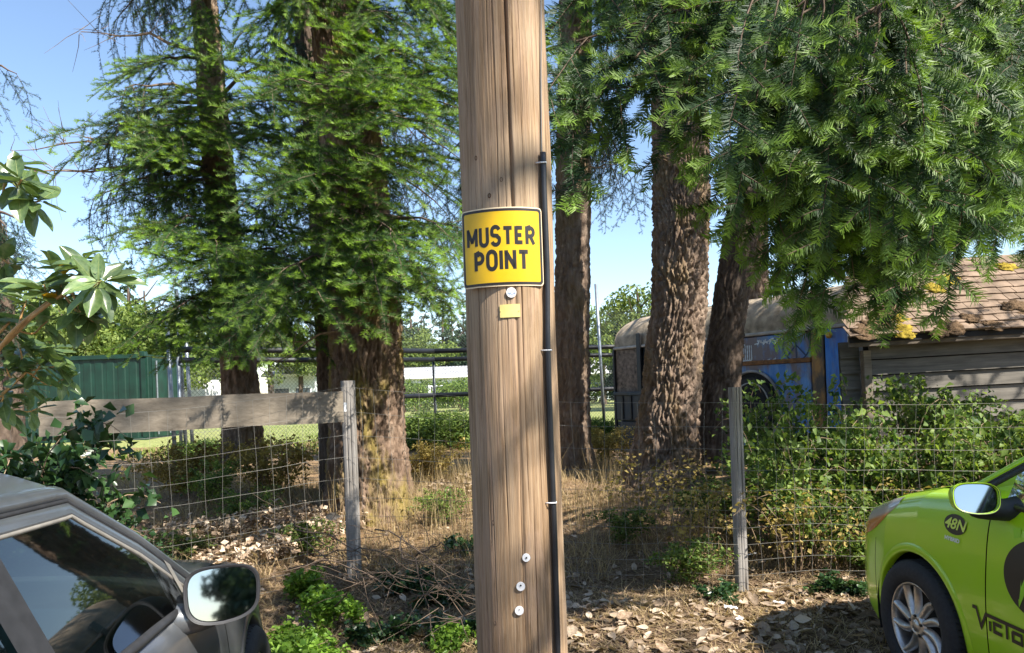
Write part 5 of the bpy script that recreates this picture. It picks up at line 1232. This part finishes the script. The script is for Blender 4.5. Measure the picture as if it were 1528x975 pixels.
# brambles: arching stems with many small leaves
def bramble_md(seed, n=820, r=.85, h=1.0, size=.052, m=None, nst=30):
    g = np.random.default_rng(seed); Pn, Nn, st = [], [], MB()
    for i in range(nst):
        a = g.uniform(0, 6.3); L = g.uniform(.6, 1.25)*h; reach = g.uniform(.3, 1.0)*r; t_ = np.linspace(0, 1, 9)
        x = reach*t_**1.3; z = L*(1.55*t_-.95*t_**2.2)*1.15; w = np.cumsum(g.normal(0, .02, 9)); b0 = g.normal(0, .14, 2)
        pts = np.stack([b0[0]+math.cos(a)*x-math.sin(a)*w, b0[1]+math.sin(a)*x+math.cos(a)*w, np.maximum(z, .02)], -1)
        st.tube(pts, np.linspace(.005, .0018, 9), 4, False)
        k = n//nst; f = g.uniform(.12, 1, k)*8; j = np.minimum(f.astype(int), 7); q = pts[j]+(pts[j+1]-pts[j])*(f-j)[:, None]
        for c in range(3): Pn.append(q+g.normal(0, .045, (k, 3)))
    p = np.concatenate(Pn); nrm = g.normal(size=p.shape)*.75+np.array((0, 0, .9)); nrm /= np.linalg.norm(nrm, axis=1)[:, None]
    q = leaf_faces(p, nrm, size*g.uniform(.4, 1.6, len(p)), g, .3, .72)
    return meshdata('foliage', q[0], q[1], m or M['bramble'], False, {'var': q[2]}), meshdata('stem', np.concatenate(st.v), st.f, M['twig'])
BR = [bramble_md(s) for s in (31, 32, 33)]
BX = [bramble_md(s, n=200, m=M['dry_shrub'], size=.04, r=.8, h=.8, nst=22) for s in (35, 36)]
BD = [bramble_md(s, n=1000, m=M['ivy'], size=.06) for s in (41, 42)]
BW = [bramble_md(s, n=420, r=.35, h=.42, size=.06, m=M['weed'], nst=10) for s in (51, 52, 53)]
BDRY = [bramble_md(s, n=170, m=M['dryleaf'], size=.085, r=.9, h=.5) for s in (71, 72)]
BV = [bramble_md(s, n=330, r=.4, h=.3, size=.075, m=M['ivy'], nst=9) for s in (61, 62)]
def plant(x, Y, md, sc, name, label, cat, group=None, scz=1.0, dx=0.0):
    q = P(x, 600, Y); e = tag(empty(name, (q[0]+dx, Y, gz1(q[0], Y)-.02), RNG.uniform(0, 6.2)), label, cat, group)
    for nm, d in (('foliage', md[0]), ('stem', md[1])):
        o = link(bpy.data.objects.new(nm, d), e); o.scale = (sc, sc, sc*scz)
    return e
bl_ = [(1150, 6.2, .8, 1.05, 'bramble bush just right of the right fence post behind the wire'), (1215, 6.1, .8, 1.0, 'leafy bramble in front of the rusty bus pillar'), (1285, 6.2, .85, 1.05, 'bramble bush below the corner trim of the shed'),
       (1350, 5.9, .9, 1.25, 'tall bramble in front of the shed siding'), (1420, 5.9, .9, 1.2, 'bramble mass behind the wire above the green car bonnet'), (1490, 5.8, .9, 1.2, 'bramble at the right edge above the green car roof'), (1560, 5.6, .85, 1.0, 'bramble spilling out past the right edge behind the green car'),
       (1180, 7.4, .85, 1.15, 'bramble climbing over the bus wheel'), (1262, 7.4, .8, .6, 'bramble scrambling up the blue bus door'), (1375, 7.9, .85, 1.3, 'leafy shrub growing up the left part of the shed wall'), (1440, 7.8, .9, .95, 'bramble along the middle of the shed wall'), (1520, 7.6, .9, 1.05, 'bramble along the right part of the shed wall'),
       (1135, 7.0, .6, 1.2, 'bramble trailing over the bus wheel behind the right fence post'), (1085, 7.2, .7, .9, 'bramble at the foot of the leaning fir trunk'), (1050, 6.6, .55, .8, 'low bramble behind the wire left of the right fence post'), (1220, 5.6, .65, 1.0, 'low bramble against the wire right of the right fence post'), (1300, 5.5, .6, .85, 'low bramble against the wire left of the green car headlight'), (1400, 5.35, .55, .9, 'bramble pressed against the wire beside the green car bonnet')]
for i, (x, Y, s_, hz, lb) in enumerate(bl_): plant(x, Y, BR[i % 3], s_, 'bramble_bush', lb, 'bush', 'brambles behind the wire fence on the right', hz*(1.12, .8, 1.2, .72, 1.0)[i % 5])
BL = [bramble_md(s, n=170, r=.7, h=1.0, size=.055, nst=9) for s in (91, 92)]
for i, (x, Y, lb) in enumerate(((1165, 6.0, 'leggy bramble shoots rising past the wire beside the right fence post'), (1225, 6.8, 'leggy bramble shoots in front of the blue bus door'), (1310, 6.4, 'leggy bramble shoots before the shed corner trim'), (1385, 6.0, 'leggy bramble shoots before the middle of the shed wall'), (1470, 6.2, 'leggy bramble shoots above the green car roof line'), (1120, 8.0, 'leggy bramble shoots over the bus wheel'))): plant(x, Y, BL[i % 2], .95, 'bramble_bush', lb, 'bush', None, (1.35, 1.6, 1.45, 1.5, 1.4, 1.5)[i])
for i, (x, Y, s_, lb) in enumerate(((1020, 5.4, .5, 'small green bush at the wire between pole and right fence post'), (1060, 5.0, .45, 'dark low plant left of the right fence post base'), (925, 6.4, .45, 'small sunlit plant at the foot of the straight dark trunk'), (1235, 5.0, .5, 'dark leafy plant on the litter right of the right fence post'))):
    plant(x, Y, (BR[i % 3] if i != 1 and i != 3 else BV[i % 2]), s_, 'bush', lb, 'bush', None, .8)
for i, (x, Y, lb) in enumerate(((1180, 5.6, 'thin dry thicket at the wire right of the right fence post'), (1250, 6.6, 'dead brambles in front of the rusty bus pillar'), (1330, 5.7, 'dead stems at the wire left of the green car headlight'), (1440, 6.4, 'dead tan bramble above the green car bonnet'), (1500, 6.6, 'dry tan sprays at the right edge before the shed wall'), (1030, 6.0, 'dry stems at the foot of the stout rough fir'), (960, 6.8, 'dry stems between the straight trunk and the stout fir'))):
    plant(x, Y, BX[i % 2], .9, 'dry_bush', lb, 'bush', None, 1.0)
for i, (x, Y, s_, hz, lb) in enumerate(((270, 6.3, .45, .6, 'thin green sprigs at the wire above the grey car bonnet'), (360, 7.4, .5, .9, 'thin sprigs under the middle of the board'), (455, 6.4, .45, .8, 'thin green sprigs left of the left fence post'), (310, 8.2, .55, 1.0, 'loose green brush before the tall left fir'), (655, 7.2, .45, .9, 'thin sprigs at the wire between left post and pole'))):
    plant(x, Y, BR[i % 3], s_, 'brush', lb, 'bush', None, hz)
# left side: ivy over the board end, weeds by the grey car
iv = [(20, 5.0, 1.15, 1.25, 'dark ivy mound at the left edge over the end of the board'), (75, 4.9, .8, 1.15, 'dark ivy covering the left end of the board'), (130, 5.6, .6, .6, 'ivy below the board behind the roof of the grey car'), (205, 5.9, .5, .45, 'ivy patch under the board behind the wire'), (-40, 4.6, 1.2, 1.3, 'ivy mass beyond the left edge behind the grey car'), (250, 5.3, .5, .5, 'low ivy at the wire right of the grey car roof'), (180, 5.1, .45, .5, 'ivy beside the windscreen pillar of the grey car')]
for i, (x, Y, s_, hz, lb) in enumerate(iv): plant(x, Y, BD[i % 2], s_, 'ivy', lb, 'ivy', None, hz)
we = [(402, 4.3, 'bright weed just above the grey wing mirror'), (432, 4.1, 'bright green weed right of the grey wing mirror'), (418, 3.7, 'yellow green weed beside the grey wing mirror rim'), (470, 3.9, 'weed on the litter halfway to the utility pole'), (520, 3.5, 'fresh green weed low in front of the left fence post'), (560, 3.35, 'weed at the bottom edge left of the utility pole'), (610, 3.4, 'small weed near the bottom left of the pole'), (480, 4.7, 'weed at the wire left of the left fence post'), (440, 5.3, 'weed under the dead twigs at the wire'), (648, 4.2, 'weed close to the left side of the pole')]
for i, (x, Y, lb) in enumerate(we): plant(x, Y, BW[i % 3], RNG.uniform(.4, .65), 'weed', lb, 'weed', None, 1.0)
for i, (x, Y, lb) in enumerate(((592, 5.5, 'glossy dark low shrub at the foot of the thick mossy trunk'), (640, 5.1, 'dark leafy plant beside the pole left edge'), (560, 4.3, 'dark creeping plant under the dead branches'), (655, 4.4, 'dark leafy clump touching the pole on the left'), (690, 6.4, 'small dark plant glimpsed at the left edge of the pole'))):
    plant(x, Y, BV[i % 2], .5, 'low_shrub', lb, 'shrub', None, 1.0)
for i, (x, Y, lb) in enumerate(((385, 7.4, 'sunlit dry bush under the board left of the thick trunk'), (350, 7.0, 'pale bush below the middle of the board'), (440, 7.2, 'thin dry bush left of the thick trunk'), (300, 6.6, 'brown withered bush behind the wire above the grey car mirror'), (250, 7.0, 'brown withered bush below the left half of the board'), (400, 6.3, 'low withered bush at the wire left of the left fence post'), (470, 6.8, 'withered brush at the left foot of the thick trunk'), (340, 6.0, 'low withered clump at the wire between grey car and fence post'), (680, 8.5, 'tiny sprig of pale leaves between trunk and pole'))):
    plant(x, Y, BDRY[i % 2], .6, 'dry_bush', lb, 'bush', None, .9)
BY = [bramble_md(s, n=1200, m=M['dry_shrub'], size=.045, r=.9, h=.9, nst=34) for s in (81, 82)]
for i, (x, Y, s_, lb) in enumerate(((275, 9.0, .85, 'yellow dry shrub under the board near the galvanised posts'), (400, 8.8, .9, 'sunlit yellowing shrub under the board between the two left firs'), (640, 9.5, .7, 'dry shrub between thick mossy trunk and pole'), (905, 11.0, .7, 'dry brown shrub between the straight trunk and the bus'))):
    plant(x, Y, BY[i % 2], s_, 'dry_bush', lb, 'bush', None, .95)

# dry grass, thin stalks
def blades(n, xr, yr, h, w, m, name, seed, dens=None, lean=.5):
    g = np.random.default_rng(seed); x = g.uniform(*xr, n); y = g.uniform(*yr, n)
    k = perlin(np.stack([x*.9, y*.9, x*0+seed], -1)) > (-.12 if dens is None else dens); x, y = x[k], y[k]; n = len(x); z = ground_z(x, y)
    a = g.uniform(0, 6.3, n); hh = h*g.uniform(.4, 1.2, n); ln = lean*hh*g.uniform(.2, 1.6, n); b = g.uniform(0, 6.3, n)
    p = np.stack([x, y, z-.01], -1); sd = np.stack([np.cos(b), np.sin(b), 0*b], -1)*w/2; d = np.stack([np.cos(a), np.sin(a), 0*a], -1)
    mid_ = p+d*(ln*.35)[:, None]+np.array((0, 0, 1))*(hh*.6)[:, None]; tip = p+d*ln[:, None]+np.array((0, 0, 1))*(hh)[:, None]
    V = np.stack([p-sd, p+sd, mid_+sd*.8, mid_-sd*.8, tip], 1).reshape(-1, 3); i = np.arange(n)[:, None]*5
    Fc = np.concatenate([i+np.array([[0, 1, 2]]), i+np.array([[0, 2, 3]]), i+np.array([[3, 2, 4]])])
    o = mk(name, V, Fc, m, None, False, {'var': np.repeat(g.random(n), 5)}); tag(o, kind='stuff'); return o
blades(26000, (-6.5, 2.2), (5.6, 11.5), .20, .005, M['straw'], 'dry_grass', 1, -.05, .9)
blades(2600, (-1.9, 1.2), (6.0, 9.0), .55, .004, M['straw'], 'dry_stalks', 2, 0, .25)
blades(9000, (-2.6, 3.8), (2.9, 5.7), .09, .004, M['straw'], 'dead_grass', 3, .0, 1.6)
blades(16000, (-9, 9), (14.5, 26), .16, .02, M['grass'], 'field_grass', 4, -.3, .6)
blades(5000, (-1.6, -.2), (2.9, 4.6), .06, .005, M['straw'], 'dead_grass', 6, -.2, 1.8)
M['debris_leaf'] = leafmat('leaf_crumbs', (.07, .045, .028), (.30, .21, .14), None, .1, .85, .1, use_attr=True, shift=0)
# flat-lying needles and twigs on the soil
def litter(n, xr, yr, l, w, m, name, seed):
    g = np.random.default_rng(seed); x = g.uniform(*xr, n); y = g.uniform(*yr, n); z = ground_z(x, y); a = g.uniform(0, 6.3, n); t_ = g.normal(0, .28, n)
    L = l*g.uniform(.4, 1.5, n)[:, None]; d = np.stack([np.cos(a)*np.cos(t_), np.sin(a)*np.cos(t_), np.sin(t_)], -1); s = np.stack([-np.sin(a), np.cos(a), 0*a], -1)*w/2; p = np.stack([x, y, z+.006], -1)
    V = np.stack([p-d*L/2-s, p-d*L/2+s, p+d*L/2+s, p+d*L/2-s], 1).reshape(-1, 3); tag(mk(name, V, np.arange(4*n).reshape(-1, 4), m, None, False, {'var': np.repeat(g.random(n), 4)}), kind='stuff')
litter(36000, (-3.2, 4.2), (2.6, 6.5), .09, .0035, M['straw'], 'needle_litter', 8); litter(7000, (-3.2, 4.2), (2.6, 6.5), .16, .005, M['twig'], 'twig_litter', 9); litter(9000, (-5.5, 1.5), (5.6, 9.5), .2, .006, M['twig'], 'twig_litter', 10); litter(14000, (-3.2, 4.2), (2.6, 6.2), .035, .014, M['debris_leaf'], 'leaf_crumbs', 11)
# fallen leaves: curled dry blades; the largest in view one by one
def dry_leaf_md(seed):
    g = np.random.default_rng(seed); nx, nyy = 7, 5; L, Wl = 1.0, g.uniform(.42, .62); cu, tw = g.uniform(-.9, 1.3), g.uniform(-.5, .5); V = []
    for i in range(nx):
        u = i/(nx-1); wd = Wl*math.sin(math.pi*min(1, .04+.93*u)**.85)*.5+.004
        for j in range(nyy):
            v = j/(nyy-1)*2-1; V.append(((u-.5)*L, v*wd, .16*cu*(u-.5)**2*4*.5+abs(v)*wd*.45+tw*v*wd*(u-.5)+.03*g.normal()*(abs(v))))
    return np.array(V), gridfaces(nx, nyy)
DL = [dry_leaf_md(s) for s in range(8)]; DLM = [meshdata('fallen_leaf', v, f, M['dryleaf'], True, {'var': np.full(len(v), k/7)}) for k, (v, f) in enumerate(DL)]
g = np.random.default_rng(17); n = 0
def leaf_spot(g):
    r = g.random()
    if r < .62: return g.uniform(.05, 2.4), g.uniform(3.25, 5.0)
    if r < .85: return g.uniform(-1.5, -.25), g.uniform(3.1, 4.8)
    return g.uniform(1.2, 2.6), g.uniform(3.2, 5.3)
while n < 300:
    x, y = leaf_spot(g); s_ = g.uniform(.05, .14)
    o = bpy.data.objects.new('fallen_leaf', DLM[int(g.integers(8))]); z = gz1(x, y)+.012+g.uniform(0, .02)
    o.matrix_world = Matrix.LocRotScale(Vector((x, y, z)), (Matrix.Rotation(g.uniform(0, 6.3), 3, 'Z') @ Matrix.Rotation(g.normal(0, .3), 3, 'X') @ Matrix.Rotation(g.normal(0, .3)+(math.pi if g.random() < .4 else 0), 3, 'Y')).to_quaternion(), Vector((s_, s_, s_)))
    link(o, ground); n += 1
V, Fc, vr, k0 = [], [], [], 0
for i in range(2000):
    if g.random() < .45: x, y = leaf_spot(g)
    elif g.random() < .6: x, y = g.uniform(-4.5, .6), g.uniform(4.8, 8.5)
    else: x, y = g.uniform(-.2, 4.2), g.uniform(3.4, 7.2)
    v, f = DL[int(g.integers(8))]; Rm = np.array(Matrix.Rotation(g.uniform(0, 6.3), 3, 'Z') @ Matrix.Rotation(g.normal(0, .4), 3, 'X') @ Matrix.Rotation(g.normal(0, .4), 3, 'Y'))
    V.append((v*g.uniform(.03, .095))@Rm.T+np.array((x, y, gz1(x, y)+.012))); Fc.append(f+k0); vr.append(np.full(len(v), g.random())); k0 += len(v)
tag(mk('leaf_litter', np.concatenate(V), np.concatenate(Fc), M['dryleaf'], None, True, {'var': np.concatenate(vr)}), kind='stuff')
# single leaves caught in the wire, scraps of paper
for i, (x, y, Y, lb, s_) in enumerate(((101, 682, 5.05, 'large pale dead leaf caught in the wire below the left end of the board', .12), (497, 771, 5.45, 'dead tan leaf caught in the wire left of the left fence post', .115))):
    o = link(bpy.data.objects.new('caught_leaf', DLM[2+i])); o.matrix_world = Matrix.LocRotScale(Vector(P(x, y, Y)), Matrix.Rotation(1.25, 3, 'X').to_quaternion(), Vector((s_, s_*1.2, s_))); tag(o, lb, 'leaf')
for i, (x, y, lb) in enumerate(((1090, 912, 'crumpled white paper scrap on the litter just left of the right fence post base'), (1104, 929, 'flat torn white paper scrap nearest the camera below the right fence post'), (1163, 905, 'narrow white paper scrap on the soil right of the right fence post'), (1122, 832, 'small white scrap standing against the right fence post'))):
    q = px_ground(x, y); gg = np.random.default_rng(i+3); nn = 9; u, v = np.meshgrid(np.linspace(-1, 1, nn), np.linspace(-1, 1, nn), indexing='ij')
    zz = .35*perlin(np.stack([u*1.6+i, v*1.6, u*0+.3], -1))+.2; rr = 1+.25*perlin(np.stack([u*2, v*2, u*0+i+7.], -1)); s_ = .04
    mk_ = mk('paper_scrap', np.stack([u*rr*s_, v*rr*s_*(.5 if i != 2 else .3), zz*s_], -1).reshape(-1, 3), gridfaces(nn, nn), M['paper'], None, False); mk_.location = q+np.array((0, 0, .02)); mk_.rotation_euler = (0.2, .1, i*1.1)
    tag(mk_, lb, 'paper scrap')
# dead branches heaped left of the pole, each one an object
g = np.random.default_rng(23)
bw = tag(empty('brushwood', (-.75, 4.5, gz1(-.75, 4.5))), 'heap of dead grey branches and twigs on the ground left of the pole', 'brushwood'); b0 = np.array(bw.location)
ends = [((400, 795), (560, 905), 4.6), ((392, 770), (520, 850), 5.0), ((560, 790), (700, 905), 4.3), ((585, 820), (690, 920), 4.1), ((440, 790), (610, 880), 4.7), ((600, 800), (650, 960), 3.9), ((520, 870), (690, 900), 4.2), ((470, 830), (640, 860), 4.6), ((430, 850), (600, 890), 4.2), ((620, 830), (700, 850), 4.5), ((610, 900), (700, 960), 3.7), ((500, 905), (620, 870), 4.0)]
for (a_, c_, Y) in ends:
    p0, p1 = P(*a_, Y+.2), P(*c_, Y-.25); t_ = np.linspace(0, 1, 10)[:, None]; pts = p0+(p1-p0)*t_; pts[:, 2] = np.maximum(pts[:, 2], ground_z(pts[:, 0], pts[:, 1])+.02)+.10*np.sin(t_[:, 0]*3.1)
    pts[1:-1] += g.normal(0, .018, (8, 3)); mb = MB(); mb.tube(pts-b0, np.linspace(.005, .002, 10), 6)
    for i in range(9):
        j = int(g.integers(2, 9)); d = g.normal(size=3)*np.array((1, 1, .5)); d /= np.linalg.norm(d); l = g.uniform(.15, .45); mb.tube(pts[j]-b0+d*l*np.linspace(0, 1, 5)[:, None]+np.cumsum(g.normal(0, .012, (5, 3)), 0), np.linspace(.0025, .001, 5), 4)
    mb.build('branch', M['limb'], bw, True)

# ------------------------------------------------------------------ broad-leaved waxy tree at the left edge
def waxy_md(seed):
    g = np.random.default_rng(seed); nx, ny_ = 11, 7; V = []; cu = g.uniform(-.12, .3)
    for i in range(nx):
        u = i/(nx-1); wd = .21*math.sin(math.pi*(.03+.95*u)**.9)**.75
        for j in range(ny_):
            v = j/(ny_-1)*2-1; V.append((u*.86+.14, v*wd, abs(v)**1.5*wd*.35-cu*u*u+.018*math.sin(u*9+g.uniform(0, 1))*abs(v)))
    V = np.array(V); Fc = gridfaces(nx, ny_); sv, sf = tube(np.array([(0, 0, 0), (.07, 0, .004), (.16, 0, .002)]), [.011, .009, .008], 5); rib, rf = tube(np.stack([np.linspace(.14, .97, 8), 0*np.linspace(0, 1, 8), -cu*((np.linspace(.14, .97, 8)-.14)/.86)**2+.006], -1), np.linspace(.009, .003, 8), 4)
    Vs = np.concatenate([V, sv, rib]); Fl = [tuple(f) for f in Fc]+[tuple(i+len(V) for i in f) for f in sf]+[tuple(i+len(V)+len(sv) for i in f) for f in rf]
    fm = [0]*len(Fc)+[1]*(len(sf)+len(rf)); return Vs, Fl, fm
WX = []
for s in range(4):
    v, f, fm = waxy_md(s); WX.append(meshdata('leaf', v, f, [M['waxy'], simple('leaf_midrib', (.30, .36, .12), .4) if s == 0 else bpy.data.materials['leaf_midrib']], True, None, fm))
v, f, fm = waxy_md(9); WY = meshdata('leaf', v, f, [M['waxy_yellow'], bpy.data.materials['leaf_midrib']], True, None, fm)
tb = np.array((-2.12, 2.62, 0.0)); wt = tag(empty('broadleaf_tree', tb), 'broad waxy leaved tree reaching in from the left edge above the grey car', 'tree')
MB().tube(catmull(np.array([tb-tb, (.02, .02, .9), (.0, .0, 1.8), (.03, -.03, 2.9)]), 16), np.linspace(.045, .018, 16), 9).build('trunk', M['red_stem'], wt, True)
g = np.random.default_rng(29); nleaf = 0
wh = [(32, 268, 2.3, 10, .125), (8, 250, 2.4, 8, .12), (60, 300, 2.35, 6, .11), (146, 402, 2.25, 12, .125), (120, 385, 2.3, 9, .11), (66, 425, 2.3, 10, .12), (95, 440, 2.35, 10, .11), (150, 420, 2.15, 8, .12), (125, 470, 2.3, 10, .115), (100, 400, 2.4, 8, .11), (140, 480, 2.35, 8, .11), (40, 440, 2.45, 8, .11), (20, 395, 2.5, 8, .11), (70, 480, 2.5, 8, .10),
      (30, 520, 2.6, 9, .085), (25, 495, 2.6, 8, .09), (60, 545, 2.65, 9, .08), (10, 550, 2.6, 8, .085), (45, 575, 2.7, 8, .075), (95, 540, 2.7, 9, .075), (5, 590, 2.6, 8, .08), (75, 515, 2.7, 8, .085), (105, 565, 2.75, 7, .07), (20, 610, 2.7, 8, .08), (55, 610, 2.8, 8, .075), (-15, 470, 2.5, 8, .1)]
LM = []
for (x, y, Y) in ((10, 285, 2.36), (75, 448, 2.33), (40, 555, 2.65), (115, 425, 2.28), (15, 480, 2.5)):
    c = P(x, y, Y); s0 = tb+np.array((.0, 0, c[2]-.22)); lp = catmull(np.array([s0, s0*.6+c*.4+np.array((0, .03, -.05)), s0*.25+c*.75+np.array((0, -.02, -.03)), c]), 20); LM.append(lp)
    MB().tube(lp-tb, np.linspace(.010, .0045, 20), 7).build('limb', M['red_stem'], wt, True)
LP = np.concatenate([l[8:] for l in LM])
for (x, y, Y, k, L) in wh:
    c = P(x, y, Y); q = LP-c; w_ = np.linalg.norm(q, axis=1)+.6*np.maximum(0, q[:, 0]); s0 = LP[np.argmin(w_+ (w_ < .04)*9)]; mp = (s0+c)/2+np.array((0, 0, -.015+g.normal(0, .015))); pts = catmull(np.array([s0, mp, s0*.2+c*.8+np.array((0, 0, -.01)), c]), 12)
    bo = MB().tube(pts-tb, np.linspace(.0042, .0028, 12), 6).build('branch', M['red_stem'], wt, True); ax = pts[-1]-pts[-2]; ax /= np.linalg.norm(ax)
    for i in range(k+4):
        a_ = i*2.4+g.uniform(-.3, .3); e1 = np.cross(ax, (0, 0, 1)); e1 /= np.linalg.norm(e1); e2 = np.cross(e1, ax); el = g.uniform(-.35, .6)
        d = (math.cos(a_)*e1+math.sin(a_)*e2)*1.0+ax*el+np.array((0, 0, -.12)); d /= np.linalg.norm(d)
        up = Vector(ax*.35+np.array((.1, -.45, 1.0))+g.normal(0, .25, 3)); o = bpy.data.objects.new('leaf', WX[int(g.integers(4))] if not ((x, y) in ((95, 440), (100, 400)) and i in (3,)) else WY)
        s_ = L*g.uniform(.75, 1.15)*(1.0 if y < 490 else 1.2); o.matrix_world = Matrix.LocRotScale(Vector(c-tb-ax*.012*(i % 4)), frame(d, up).to_quaternion(), Vector((s_, s_, s_))); link(o, bo); nleaf += 1
